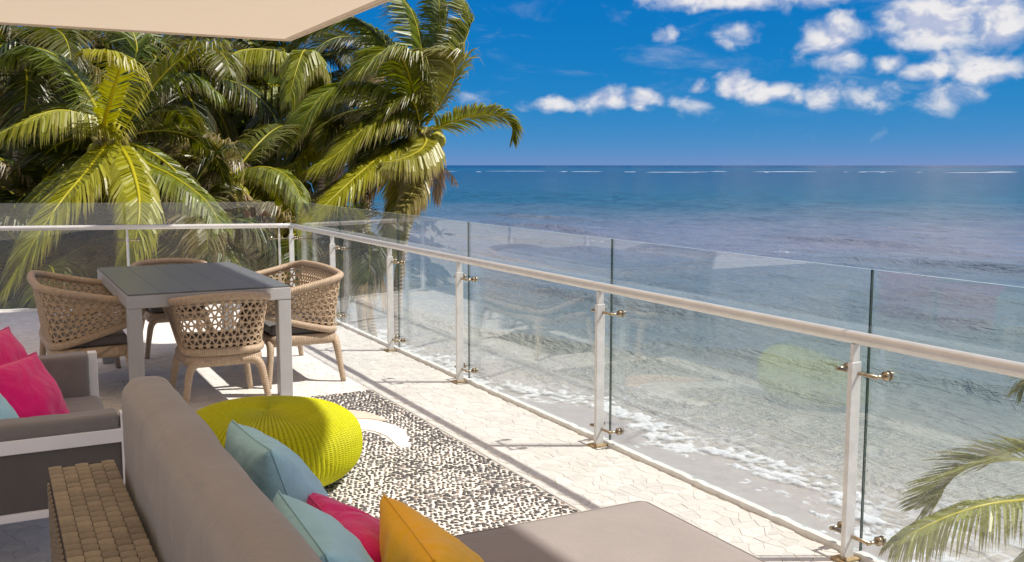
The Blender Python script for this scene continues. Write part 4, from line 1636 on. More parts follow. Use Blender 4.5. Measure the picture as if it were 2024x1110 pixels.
# ------------------------------------------------------------------ dining table
def build_table():
    root = empty('dining_table', D(1.238, 7.42, 0), THETA)
    tag(root, 'silver framed dining table with dark slate grey top', 'table')
    hx, hy = .515, .93
    T = .742
    mb = MB()
    w = .028
    # rim frame round the inset top
    mb.box((0, hy - .045, T - .04), (2 * hx - .002, .09, .08), bev=.004)
    mb.box((0, -hy + .045, T - .04), (2 * hx - .002, .09, .08), bev=.004)
    mb.box((hx - .045, 0, T - .041), (.088, 2 * hy - .184, .078), bev=.004)
    mb.box((-hx + .045, 0, T - .041), (.088, 2 * hy - .184, .078), bev=.004)
    mb.build('frame', M['grey_metal'], root)
    # five long boards of dark slate-look laminate
    nb = 5
    W = 2 * hx - .014
    for k in range(nb):
        mb = MB()
        bw = W / nb
        mb.box((-W / 2 + bw * (k + .5), 0, T + .006), (bw - .0025, 2 * hy - .014, .012), bev=.0015)
        mb.build('top_board', M['slate'], root)
    for sx in (-1, 1):
        for sy in (-1, 1):
            mb = MB(); mb.box((sx * (hx - .0455), sy * (hy - .0455), (T - .08) / 2), (.086, .086, T - .082), bev=.005)
            l = mb.build('leg', M['grey_metal'], root)
    mb = MB()
    mb.box((0, 0, T - .055), (2 * hx - .19, 2 * hy - .19, .03))
    mb.build('underframe', M['strip_dark'], root)


build_table()


# ------------------------------------------------------------------ pouf
def build_pouf():
    root = empty('pouf', D(1.165, 4.745, .0), .3)
    tag(root, 'round lime yellow woven pouf on the pebble mosaic', 'pouf')
    Rm, Hh = .44, .385
    NR = 104
    sub = 4
    n = NR * sub
    prof = []
    m = 46
    for i in range(m + 1):
        t = i / m
        ang = -math.pi / 2 + math.pi * t
        ce = math.copysign(abs(math.cos(ang)) ** .55, math.cos(ang))
        se = math.copysign(abs(math.sin(ang)) ** .82, math.sin(ang))
        r = Rm * max(0, ce)
        z = Hh / 2 + Hh / 2 * se
        # crown dips at the hub, two stitched rings
        rr_ = r / Rm
        if t > .5:
            z -= .022 * math.exp(-(rr_ / .14) ** 2)
            z -= .006 * (math.exp(-((rr_ - .36) / .03) ** 2) + math.exp(-((rr_ - .62) / .03) ** 2))
        if t < .5: z = max(z, 0.0)
        prof.append((r, z))
    prof[0] = (.001, 0.0)
    vs = []; fs = []; uvs = []
    arc = [0]
    for i in range(1, m + 1): arc.append(arc[-1] + math.hypot(prof[i][0] - prof[i - 1][0], prof[i][1] - prof[i - 1][1]))
    for i, (r, z) in enumerate(prof):
        for k in range(n):
            a = 2 * math.pi * k / n
            ph = (k % sub) / sub
            rib = abs(math.sin(math.pi * (k / sub)))
            amp = .017 * min(1, r / .18)
            if r < .16 : amp = .012 * (r / .16)
            dz = 0
            nx = max(0, r / Rm)
            wobb = 1 + .012 * math.sin(3 * a + 1) + .008 * math.sin(5 * a)
            q = r * wobb + (rib - .6) * amp * (.35 + .65 * nx)
            top = (1 - nx) * amp * (rib - .5)
            vs.append((q * math.cos(a), q * math.sin(a), z + top))
    for i in range(m):
        for k in range(n):
            k2 = (k + 1) % n
            fs.append((i * n + k, i * n + k2, (i + 1) * n + k2, (i + 1) * n + k))
            uvs.append([(k / sub, arc[i] * 15), (k / sub + .25, arc[i] * 15), (k / sub + .25, arc[i + 1] * 15), (k / sub, arc[i + 1] * 15)])
    mb = MB(); mb.add(vs, fs, True, uvs)
    o = mb.build('woven_cover', M['lime'], root)
    # it sags a little away from the sea
    for v in o.data.vertices:
        k = v.co.z / Hh
        v.co.z *= 1 + .02 * (-v.co.x) / Rm * k
        v.co.x -= .012 * k
    mb = MB()
    mb.lathe([(.0, .375), (.02, .3745), (.026, .368), (.024, .355)], 16, (-.012, 0, -.011))
    mb.build('crown_button', M['lime'], root)


build_pouf()


# ------------------------------------------------------------------ near sofa with chaise
def build_sofa():
    a0, bE = .115, 3.235
    bN = -.9
    root = empty('rattan_sofa', D(a0, bE, 0), THETA)
    tag(root, 'rattan backed sofa with taupe cushions in the foreground', 'sofa')
    # local: x = +a from the outer side, y = b - bE (negative towards the camera)
    W = .185
    TZ = .652
    Lr = bE - bN
    mb = MB()
    mb.box((W / 2, -Lr / 2, TZ / 2 - .006), (W - .006, Lr - .006, TZ - .016))
    mb.build('back_core', M['strip_dark'], root)
    # wide flat strips over the ledge: five rows, staggered, each visible hump of a strip a piece of its own
    cols = 5
    cw = W / cols
    pitch = .0435
    def hump(wd, ln, h):
        m1 = MB()
        vs = []; fs = []
        nl, nw = 6, 2
        for i in range(nl + 1):
            t = i / nl
            y = (t - .5) * ln
            z = h * math.sin(math.pi * min(1, max(0, .015 + t * .97))) ** .5
            for j in range(nw + 1):
                x = (j / nw - .5) * wd
                vs.append((x, y, z - .0009 * (2 * j / nw - 1) ** 2))
        k = len(vs)
        vs += [(x, y, z - .004) for x, y, z in vs]
        for i in range(nl):
            for j in range(nw):
                q = (i * (nw + 1) + j, i * (nw + 1) + j + 1, (i + 1) * (nw + 1) + j + 1, (i + 1) * (nw + 1) + j)
                fs.append(q)
        bord = [(i, i + 1) for i in range(nw)] + [((nw + 1) * i + nw, (nw + 1) * (i + 1) + nw) for i in range(nl)] + [(nl * (nw + 1) + j + 1, nl * (nw + 1) + j) for j in range(nw)] + [((nw + 1) * (i + 1), (nw + 1) * i) for i in range(nl)]
        for (p, q) in bord: fs.append((q, p, p + k, q + k))
        m1.add(vs, fs, False)
        me = m1.mesh('weave_strip'); me.materials.append(M['strip'])
        return me
    me1 = hump(cw - .0013, pitch - .0042, .0115)
    rnd = random.Random(2)
    for c in range(cols):
        y = -.012 - (pitch * .5 if c % 2 else 0) - pitch / 2
        first = True
        # a short piece closes the staggered rows at the end
        while y > -1.55:
            link_mesh('weave_strip', me1, root, (cw * (c + .5), y, TZ - .014 + rnd.uniform(-.0006, .0006)), (0, 0, rnd.uniform(-.012, .012)))
            y -= pitch
    # end and outer faces: narrow plaited strands
    side = MB()
    rows = int(.60 / .021)
    colsn = int(Lr / .021)
    for i in range(colsn):
        for j in range(rows):
            y = -.012 - i * .021; z = .02 + j * .021
            if y < -1.6: continue
            if (i + j) % 2: side.box((-.0005, y, z), (.006, .0195, .0125))
            else: side.box((-.002, y, z), (.006, .0125, .0195))
    for i in range(int(W / .021)):
        for j in range(rows):
            x = .012 + i * .021; z = .02 + j * .021
            if (i + j) % 2: side.box((x, .0005, z), (.0195, .006, .0125))
            else: side.box((x, .002, z), (.0125, .006, .0195))
    o = side.build('plaited_side', M['strip'], root); tag(o, kind='stuff')
    # back cushion, seat, chaise
    soft('back_cushion', M['grey_fabric'], root, (.288, -2.01, .665), (.155, 4.0, .48), .06, n=18, puff=(.012, 0, .012), wrinkle=.006)
    mb = MB(); mb.box((.19 + .30, -2.0, .12), (.56, 3.9, .20), bev=.01); mb.build('seat_base', M['strip'], root)
    soft('seat_cushion', M['grey_fabric_light'], root, (.60, -2.10, .315), (.46, 3.9, .19), .04, n=12)
    mb = MB(); mb.box((1.34, -2.02, .12), (.94, 2.92, .20), bev=.01); mb.build('chaise_base', M['strip'], root)
    soft('chaise_cushion', M['grey_fabric_light'], root, (1.3375, -2.02, .318), (.97, 2.98, .20), .03, n=10, puff=(0, 0, .006))
    def loop(hx_, hy_, r, n=8):
        out = []
        for (cx_, cy_, a0_) in ((hx_ - r, hy_ - r, 0), (-hx_ + r, hy_ - r, 90), (-hx_ + r, -hy_ + r, 180), (hx_ - r, -hy_ + r, 270)):
            for k_ in range(n + 1):
                t_ = R(a0_ + 90 * k_ / n); out.append((cx_ + r * math.cos(t_), cy_ + r * math.sin(t_)))
        return out
    cc = [o for o in root.children if o.name.startswith('chaise_cushion')][0]
    seam(cc, M['grey_fabric_light'], [Vector((x_, y_, .0925)) for x_, y_ in loop(.485 - .0090, 1.49 - .0090, .03)], .0026)
    return root


build_sofa()

ub = U2
va = V2
lean = lambda k: (va * 1.0 + Vector((0, 0, k)))
pillow('upright pale blue pillow nearest the lime pouf on the near sofa', M['blue'], D(.70, 2.78, .565), lean(.30) + ub * .02, (-.02, .06, 1), .47, .25, 1.3)
pillow('pale blue pillow pressed against the taupe back cushion, nearest the camera', M['blue'], D(.66, 2.13, .525), lean(.30) - ub * .05, (0, .03, 1), .48, .28, 4.7)
pillow('magenta pillow between the pale blue and amber pillows', M['pink'], D(.865, 2.40, .475), lean(.75) - ub * .04, (0, 0, 1), .46, .22, 7.1, fold=.8)
pillow('amber orange pillow leaning on the near sofa chaise', M['orange'], D(.915, 2.08, .505), lean(.40) - ub * .12, (0, 0, 1), .46, .25, 9.4)


# ------------------------------------------------------------------ left sofa
def build_left_sofa():
    b0, b1 = 3.92, 5.36
    aB, aF = -.52, .44
    root = empty('white_framed_sofa', D(aB, (b0 + b1) / 2, 0), THETA)
    tag(root, 'white framed sofa with charcoal grey cushions at the left edge', 'sofa')
    Wd = aF - aB; Ln = b1 - b0
    for s in (-1, 1):
        y = s * (Ln / 2 - .035)
        # side frame: white flat bars round a canvas panel
        mb = MB()
        mb.box((Wd / 2, y, .535), (Wd, .06, .052), bev=.003)
        mb.box((Wd / 2, y, .272), (Wd, .06, .030), bev=.003)
        mb.box((Wd - .022, y, .31), (.042, .0605, .62), bev=.003)
        mb.box((.022, y, .31), (.042, .0605, .62), bev=.003)
        mb.build('side_frame', M['white_frame'], root)
        mb = MB(); mb.box((Wd / 2, y, .398), (Wd - .09, .035, .222)); mb.build('side_panel', M['grey_fabric_dark'], root)
        soft('arm_pad', M['grey_fabric_mid'], root, (Wd / 2 - .02, y - s * .035, .585 if s < 0 else .50), (Wd - .05, .12, .068 if s < 0 else .245), .02, n=10, wrinkle=.003)
    mb = MB()
    mb.box((Wd / 2, 0, .272), (Wd - .01, Ln - .14, .03)); mb.box((.03, 0, .5), (.05, Ln - .14, .05)); mb.box((.03, 0, .72), (.05, Ln - .10, .05))
    mb.build('base_frame', M['white_frame'], root)
    soft('seat_cushion', M['grey_fabric_mid'], root, (Wd / 2 + .03, 0, .352), (Wd - .06, Ln - .22, .13), .035, n=12, puff=(0, 0, .012), wrinkle=.004)
    soft('back_cushion', M['grey_fabric_mid'], root, (.12, 0, .60), (.17, Ln - .24, .38), .06, n=12, puff=(.01, 0, .01))


build_left_sofa()
pillow('magenta pillow at the back of the white framed sofa, behind another', M['pink'], D(.02, 5.10, .575), va * 1.0 - ub * .55 + Vector((0, 0, .42)), (0, 0, 1), .43, .19, 2.2)
pillow('magenta pillow at the front of the white framed sofa, overlapping another', M['pink'], D(.085, 4.50, .545), va * 1.0 - ub * .75 + Vector((0, 0, .48)), (0, 0, 1), .43, .22, 5.5)
pillow('pale blue pillow cut by the left edge on the white framed sofa', M['blue'], D(-.03, 4.22, .52), va * 1.0 - ub * .3 + Vector((0, 0, .45)), (0, 0, 1), .40, .17, 8.8)


# ------------------------------------------------------------------ canopy
def build_canopy():
    a1, b1 = 2.965, 10.75
    a0, b0 = -5.5, -2.6
    Z = 2.885
    root = empty('shade_canopy', D(a1, b1, Z), THETA)
    tag(root, 'cream canvas canopy overhead at the upper left', 'canopy')
    mb = MB()
    n = 24
    vs = []; fs = []
    for s_ in (0,):
        for i in range(n + 1):
            for j in range(n + 1):
                x = (a0 - a1) * (1 - i / n); y = (b0 - b1) * (1 - j / n)
                sag = -.03 * math.sin(math.pi * i / n) * math.sin(math.pi * j / n)
                vs.append((x, y, s_ + sag))
    k = (n + 1) ** 2
    for i in range(n):
        for j in range(n):
            q = (i * (n + 1) + j, (i + 1) * (n + 1) + j, (i + 1) * (n + 1) + j + 1, i * (n + 1) + j + 1)
            fs.append(q[::-1])
    mb.add(vs, fs, True)
    mb.build('canvas', M['canvas'], root)
    mb = MB()
    mb.box((-.045, (b0 - b1) / 2, -.004), (.09, b1 - b0, .004), bev=.001)
    mb.box(((a0 - a1) / 2 - .05, -.045, -.0045), (a1 - a0 - .09, .09, .004), bev=.001)
    mb.box((-.012, (b0 - b1) / 2, .0), (.03, b1 - b0, .03), bev=.008)
    mb.box(((a0 - a1) / 2 - .02, -.012, .0), (a1 - a0, .03, .03), bev=.008)
    mb.build('hem', M['canvas_hem'], root)


build_canopy()


# ------------------------------------------------------------------ palms
WIND = Vector((-1.0, .15, .05)).normalized()
GRAV = Vector((0, 0, -1))
ZU = Vector((0, 0, 1))


def make_frond(parent, spine, lmax=.8, dry=.0, yellow=.15, wind=.35, droop=.45, seed=0, dens=1.0, w=.042, roll=0.0, both=1.0, torn=.10, tone=.6):
    rnd = random.Random(seed)
    NS = 36
    sp = catmull(spine, NS)
    ln = sum((sp[i + 1] - sp[i]).length for i in range(NS))
    # rachis
    mb = MB()
    r0 = min(.048, .0135 * ln + .003)
    mb.tube(sp, [r0 * (1 - .93 * (i / NS)) for i in range(NS + 1)], 5, flat=.7)
    for i in range(len(mb.v)): mb.col[i] = (dry * .9, .9, min(1, .75 + yellow), 1)
    stem = mb
    lf = MB()
    nst = int(max(36, ln / .027 * dens))
    prevS = None
    for i in range(nst):
        t = .08 + .92 * (i + rnd.random() * .5) / nst
        f = min(NS - 1e-4, t * NS); k = int(f)
        p = sp[k].lerp(sp[k + 1], f - k)
        T = (sp[k + 1] - sp[max(0, k - 1)]).normalized()
        up = ZU - T * T.z
        if up.length < .25: up = up + (-WIND + T * WIND.dot(T)) * .4
        up.normalize()
        S = T.cross(up).normalized()
        if roll:
            S = (S * math.cos(roll) + up * math.sin(roll)).normalized(); up = S.cross(T)
        prof = (math.sin(math.pi * min(1, .16 + .80 * t)) ** .55) * (.55 if t > .97 else 1)
        L = lmax * prof
        for sgn in (1, -1):
            if rnd.random() < torn: continue
            if both < 1 and sgn < 0 and rnd.random() > both: continue
            Lk = L * rnd.uniform(.82, 1.12)
            fw = .7 + .5 * t
            d1 = (S * sgn * rnd.uniform(.8, 1.0) + T * fw + up * .22 + WIND * wind * .45 + GRAV * droop * .35 + Vector((rnd.gauss(0, .035), rnd.gauss(0, .035), rnd.gauss(0, .035)))).normalized()
            d2 = (d1 + WIND * wind * .7 + GRAV * droop * 1.1 * rnd.uniform(.7, 1.3)).normalized()
            d3 = (d2 + WIND * wind * .6 + GRAV * droop * 1.5 * rnd.uniform(.6, 1.4)).normalized()
            p1 = p + d1 * Lk * .36; p2 = p1 + d2 * Lk * .36; p3 = p2 + d3 * Lk * .30
            W = T - d1 * T.dot(d1)
            if W.length < 1e-3: W = up.copy()
            W.normalize()
            W = (W + up * rnd.gauss(0, .35)).normalized()
            wd = w * rnd.uniform(.75, 1.15) * (.6 + .4 * prof)
            vs = [p - W * wd * .28, p + W * wd * .28, p1 + W * wd * .5, p1 - W * wd * .5, p2 + W * wd * .36, p2 - W * wd * .36, p3]
            k0 = lf.add(vs, [(0, 1, 2, 3), (3, 2, 4, 5), (5, 4, 6)], False)
            g = min(1, max(0, rnd.gauss(tone, .22)))
            td = rnd.random()
            for q, dq in ((0, 0), (1, 0), (2, .02), (3, .02), (4, .12), (5, .12), (6, .5)):
                dd = min(1, dry + dq * (1.5 if td < .4 else .4) * (1 + dry) + (dry > .5) * rnd.uniform(-.2, .2))
                lf.col[k0 + q] = (max(0, dd), g, max(0, min(1, yellow * .72 * (1.0 - .4 * dq))), 1)
    # the thing's own frame: crown position
    off = parent.location
    lf.v = [tuple(Vector(q) - off) for q in lf.v]
    stem.v = [tuple(Vector(q) - off) for q in stem.v]
    o = lf.build('frond', M['leaf'], parent)
    stem.build('rachis', M['leaf'], o)
    return o


def free_spine(c, az, el, ln, sag=.9, wind=.5):
    p = Vector(c); d = Vector((math.cos(az) * math.cos(el), math.sin(az) * math.cos(el), math.sin(el)))
    out = [p.copy()]
    n = 6
    for i in range(n):
        p = p + d * (ln / n)
        out.append(p.copy())
        q = (i + 1) / n
        d = (d + GRAV * sag * .42 * (.35 + q) + WIND * wind * .26 * (.4 + q)).normalized()
    return out


def palm(name_label, crown, foot, lean_out=0.0, trunk_r=.14, heroes=(), nfree=14, ln=(2.6, 3.4), lmax=.8, seed=1, coconuts=6, group='coconut palms beside the terrace', el=(-.5, 1.15), yellow=(.05, .3), skip=None, dead=2, wind=.5, tone=.2, nut_side=None):
    rnd = random.Random(seed)
    crown = Vector(crown); foot = Vector(foot)
    root = empty('palm_tree', foot)
    tag(root, name_label, 'palm tree', group)
    mid = foot.lerp(crown, .5) + Vector((-.25, 0, -.1))
    tp = catmull([foot, foot.lerp(mid, .5) + Vector((-.12, 0, 0)), mid, mid.lerp(crown, .5) + Vector((0, 0, .02)), crown], 30)
    mb = MB()
    rad = []
    for i in range(31):
        q = i / 30
        rad.append(trunk_r * (1.35 - .35 * min(1, q * 6)) * (1 - .35 * q) * (1 + .05 * ((i % 2) * 2 - 1)))
    mb.tube([p - foot for p in tp], rad, 12)
    mb.build('trunk', M['trunk'], root)
    # leaf bases sheathing the crown
    mb = MB()
    for i in range(16):
        az = i * 2.4; tl = rnd.uniform(.35, .62)
        d = Vector((math.cos(az) * .42, math.sin(az) * .42, rnd.uniform(.55, 1.0))).normalized()
        p0 = crown - foot + Vector((math.cos(az) * .05, math.sin(az) * .05, -.38))
        mb.tube([p0, p0 + d * tl * .55, p0 + d * tl + Vector((math.cos(az), math.sin(az), 0)) * .06], [.075, .065, .035], 6)
    for i in range(len(mb.v)): mb.col[i] = (.45, .5, .35, 1)
    mb.build('leaf_base', M['leaf'], root)
    k = 0
    for h in heroes:
        pts = [at(*q) for q in h['p']]
        make_frond(root, [crown] * 0 + pts, seed=seed * 100 + k, **{q: v for q, v in h.items() if q != 'p'})
        k += 1
    ga = math.pi * (3 - math.sqrt(5))
    for i in range(nfree):
        az = i * ga + rnd.uniform(-.25, .25)
        q = (i + .5) / max(1, nfree)
        e = el[1] + (el[0] - el[1]) * q + rnd.uniform(-.12, .12)
        if skip and skip(az % (2 * math.pi), e): continue
        sp = free_spine(crown + Vector((math.cos(az), math.sin(az), 0)) * .08, az, e, rnd.uniform(*ln), sag=rnd.uniform(.7, 1.1), wind=wind)
        make_frond(root, sp, lmax * rnd.uniform(.88, 1.1), dry=0 if rnd.random() > .12 else .35, yellow=rnd.uniform(*yellow), wind=.3 + wind * .3, droop=rnd.uniform(.3, .6), seed=seed * 100 + 40 + i, roll=rnd.uniform(-.3, .3), tone=tone)
    for i in range(dead):
        az = rnd.uniform(0, 6.28)
        sp = free_spine(crown + Vector((0, 0, -.1)), az, -.6, rnd.uniform(1.6, 2.4), sag=1.6, wind=.2)
        make_frond(root, sp, lmax * .75, dry=.9, yellow=.2, wind=.15, droop=1.1, seed=seed * 100 + 80 + i, torn=.3, w=.03)
    for i in range(coconuts):
        az = rnd.uniform(0, 6.28) if nut_side is None else rnd.uniform(*nut_side)
        bm = bmesh.new(); bmesh.ops.create_icosphere(bm, subdivisions=2, radius=.14)
        q_ = .28 if nut_side is None else rnd.uniform(.34, .52)
        c = crown - foot + Vector((math.cos(az) * q_, math.sin(az) * q_, -.08 - .34 * rnd.random()))
        mb = MB(); s = rnd.uniform(.8, 1.1)
        mb.add([Vector((v.co.x * s, v.co.y * s, v.co.z * s * 1.22)) + c for v in bm.verts], [[v.index for v in f.verts] for f in bm.faces], True); bm.free()
        mb.build('coconut', M['coconut'], root)
    return root


GZ = -4.35
YR = 25.0
R_HERO = [
    # to the right over the sea, tip curled down by the wind
    dict(p=[(848, 258, 25), (885, 243, 24.6), (935, 228, 24.2), (985, 226, 23.9), (1010, 246, 23.8), (1013, 275, 23.8)], lmax=.62, yellow=.2, dry=.06, wind=.1, droop=.25, roll=.5),
    dict(p=[(842, 240, 25), (872, 185, 25.2), (905, 110, 25.4), (927, 55, 25.6), (920, 12, 25.7), (898, -25, 25.8)], lmax=.8, yellow=.25, wind=.75, droop=.3, dry=.04),
    dict(p=[(842, 246, 25), (872, 200, 24.6), (897, 150, 24.2), (892, 118, 23.9), (860, 101, 23.6), (815, 97, 23.3)], lmax=.85, yellow=.3, dry=.22, wind=.55, droop=.55),
    dict(p=[(826, 240, 25), (817, 185, 24.3), (800, 125, 23.6), (772, 97, 23.0), (733, 118, 22.5), (680, 160, 22.2)], lmax=.95, yellow=.22, wind=.45, droop=.55, dry=.03),
    dict(p=[(822, 250, 25), (780, 205, 24.2), (735, 174, 23.5), (690, 166, 22.9), (645, 182, 22.3), (608, 225, 21.8), (572, 290, 21.5)], lmax=1.0, yellow=.2, wind=.45, droop=.6),
    dict(p=[(826, 256, 25), (795, 234, 24.3), (768, 229, 23.6), (725, 248, 22.8), (668, 302, 22.1), (612, 337, 21.6)], lmax=.95, yellow=.5, wind=.4, droop=.55, dry=.06),
    dict(p=[(838, 266, 25), (842, 278, 23.6), (830, 296, 22.4), (800, 311, 21.6), (758, 320, 21.2)], lmax=.8, yellow=.6, wind=.05, droop=1.0, dry=.15),
    dict(p=[(822, 270, 25), (775, 292, 24.0), (730, 325, 22.8), (660, 388, 21.5), (575, 470, 20.4)], lmax=.8, yellow=.75, wind=.3, droop=.6),
    dict(p=[(845, 285, 25), (862, 318, 24.6), (885, 338, 24.4), (902, 360, 24.3)], lmax=.45, dry=1.0, yellow=.1, wind=.1, droop=1.0, w=.026, torn=.3),
    # hanging fronds seen through the glass
    dict(p=[(826, 290, 25), (818, 350, 24.2), (802, 410, 23.6), (772, 500, 23.2), (700, 592, 23.0)], lmax=.75, yellow=.55, dry=.12, wind=.45, droop=.5),
    dict(p=[(818, 280, 25), (790, 330, 24.6), (776, 390, 24.4), (792, 470, 24.3), (800, 540, 24.3)], lmax=.55, dry=.85, yellow=.3, wind=.1, droop=1.2, torn=.2, w=.03),
    dict(p=[(815, 280, 25), (770, 325, 24.2), (730, 375, 23.6), (690, 440, 23.0), (640, 520, 22.6)], lmax=.65, dry=.75, yellow=.2, wind=.35, droop=.9, torn=.2, w=.032),
    dict(p=[(812, 270, 25), (750, 310, 24), (690, 350, 23), (610, 400, 22), (540, 450, 21.4)], lmax=.75, dry=.5, yellow=.3, wind=.3, droop=.8, torn=.12),
    # upwards, bent to the left at the top
    dict(p=[(830, 236, 25), (834, 165, 25.2), (830, 80, 25.4), (806, 10, 25.5), (760, -20, 25.6), (705, 10, 25.6)], lmax=.95, yellow=.12, wind=.6, droop=.6),
    dict(p=[(832, 236, 25), (850, 160, 26), (866, 80, 26.5), (868, 10, 26.8), (850, -50, 27)], lmax=.7, yellow=.05, wind=.6, droop=.5),
    dict(p=[(822, 240, 25), (795, 160, 25.4), (760, 80, 25.8), (700, 40, 26), (620, 60, 26), (560, 130, 26)], lmax=1.0, yellow=.15, wind=.5, droop=.6),
    dict(p=[(828, 280, 25), (826, 325, 23.8), (815, 380, 22.9), (770, 430, 22.2)], lmax=.7, yellow=.45, dry=.45, wind=.2, droop=.9),
]
for i_, h_ in enumerate(R_HERO):
    if h_.get('dry', 0) < .7:
        h_['lmax'] *= 1.22; h_['dens'] = 1.35; h_['w'] = .05; h_['torn'] = .03
        h_['wind'] += .22 if i_ in (1, 2, 13, 14) else 0
        h_['tone'] = .72
palmR = palm('leaning coconut palm nearest the sea with green nuts and windswept fronds', at(830, 262, YR), (-2.95, 25.4, GZ - .1), heroes=R_HERO, nfree=22, ln=(2.4, 3.0), lmax=.9, seed=1, coconuts=11, nut_side=(-1.9, .35), el=(-.3, .9),
             skip=lambda az, e: math.cos(az) > .3, dead=4, trunk_r=.15)
YL = 17.0
L_HERO = [
    dict(p=[(212, 280, 17), (205, 250, 16.4), (222, 185, 15.6), (236, 134, 15.0), (214, 106, 14.6), (170, 97, 14.3)], lmax=.72, yellow=.75, wind=.12, droop=.7),
    dict(p=[(215, 268, 17), (185, 240, 16.5), (150, 222, 16.1), (108, 218, 15.7), (55, 236, 15.3), (-15, 268, 15.0)], lmax=.8, yellow=.6, wind=.1, droop=1.2),
    dict(p=[(215, 275, 17), (200, 300, 16.0), (165, 345, 15.0), (115, 405, 14.2), (60, 490, 13.6), (15, 580, 13.4)], lmax=.95, yellow=.7, wind=.25, droop=.6, roll=-.3),
    dict(p=[(228, 278, 17), (245, 300, 16.0), (262, 335, 15.2), (275, 395, 14.5), (268, 470, 14.1), (235, 560, 13.9)], lmax=.75, yellow=.7, wind=.15, droop=.8),
    dict(p=[(228, 282, 17), (285, 320, 16.2), (345, 350, 15.6), (405, 395, 15.2), (440, 450, 15)], lmax=.75, yellow=.22, wind=.1, droop=.6),
    dict(p=[(213, 282, 17), (170, 325, 16.4), (115, 350, 16), (60, 400, 15.6), (0, 470, 15.4)], lmax=.8, yellow=.4, wind=.1, droop=.7),
    dict(p=[(228, 262, 17), (262, 205, 17.4), (315, 160, 17.6), (380, 150, 17.7), (440, 190, 17.7)], lmax=.8, yellow=.08, wind=.1, droop=.8),
    dict(p=[(222, 255, 17), (255, 160, 17.5), (270, 90, 17.7), (240, 40, 17.8), (170, 30, 17.8)], lmax=.85, yellow=.1, wind=.2, droop=.8),
    dict(p=[(215, 260, 17), (165, 170, 17.5), (110, 110, 17.7), (50, 95, 17.8), (-20, 130, 17.8)], lmax=.85, yellow=.1, wind=.2, droop=.9),
]
palmL = palm('coconut palm with yellow ribbed fronds spreading above the left glass railing', at(222, 276, YL), (-6.6, 17.4, GZ), heroes=L_HERO, nfree=14, ln=(2.2, 2.8), lmax=.8, seed=2, coconuts=6, el=(-.2, .9),
             skip=lambda az, e: math.sin(az) < -.3, dead=1)
M_HERO = [
    dict(p=[(640, 225, 27), (600, 190, 26), (555, 170, 25), (485, 163, 24.2), (418, 174, 23.5), (360, 210, 23)], lmax=1.1, yellow=.3, wind=.1, droop=1.5, dens=1.3, tone=.75),
    dict(p=[(640, 215, 27), (600, 140, 26), (555, 104, 25), (492, 97, 24.2), (452, 112, 23.6), (400, 160, 23.2)], lmax=1.15, yellow=.55, wind=.15, droop=1.2, dens=1.3, tone=.75),
    dict(p=[(640, 225, 27), (620, 150, 25.5), (610, 110, 24), (600, 100, 23), (585, 140, 22.4), (570, 200, 22)], lmax=1.0, yellow=.4, wind=.2, droop=1.1, dens=1.3, tone=.7),
    dict(p=[(650, 240, 27), (590, 250, 25.5), (520, 270, 24.4), (450, 310, 23.6), (390, 370, 23)], lmax=.9, yellow=.15, wind=.1, droop=.9),
    dict(p=[(650, 245, 27), (610, 300, 26), (560, 335, 25), (500, 375, 24.2), (430, 440, 23.6)], lmax=.9, yellow=.4, wind=.1, droop=.8),
]
palmM = palm('coconut palm behind the leaning one with long arching fronds', at(650, 228, 27.5), (-5.6, 28, GZ), heroes=M_HERO, nfree=18, ln=(2.8, 3.4), lmax=.95, seed=3, coconuts=5,
             skip=lambda az, e: math.cos(az) > .35 and e > 0, dead=3)
K_HERO = [
    dict(p=[(455, 345, 20), (428, 325, 19.5), (400, 288, 19), (365, 270, 18.6), (338, 271, 18.4), (312, 290, 18.2)], lmax=.6, yellow=.3, dry=.45, wind=.05, droop=1.1),
    dict(p=[(455, 345, 20), (470, 420, 19), (455, 470, 18.4), (400, 510, 18), (345, 540, 17.8)], lmax=.65, yellow=.3, dry=.5, wind=.2, droop=.8),
    dict(p=[(455, 345, 20), (520, 330, 19), (570, 350, 18.4), (600, 400, 18)], lmax=.7, yellow=.25, wind=.1, droop=.9),
]
palmK = palm('short coconut palm with browning frond tips in the middle of the grove', at(452, 350, 20), (-5.9, 20.4, GZ), heroes=K_HERO, nfree=20, ln=(2.2, 2.9), lmax=.85, seed=4, coconuts=4, dead=2,
             skip=lambda az, e: math.cos(az) > .75)
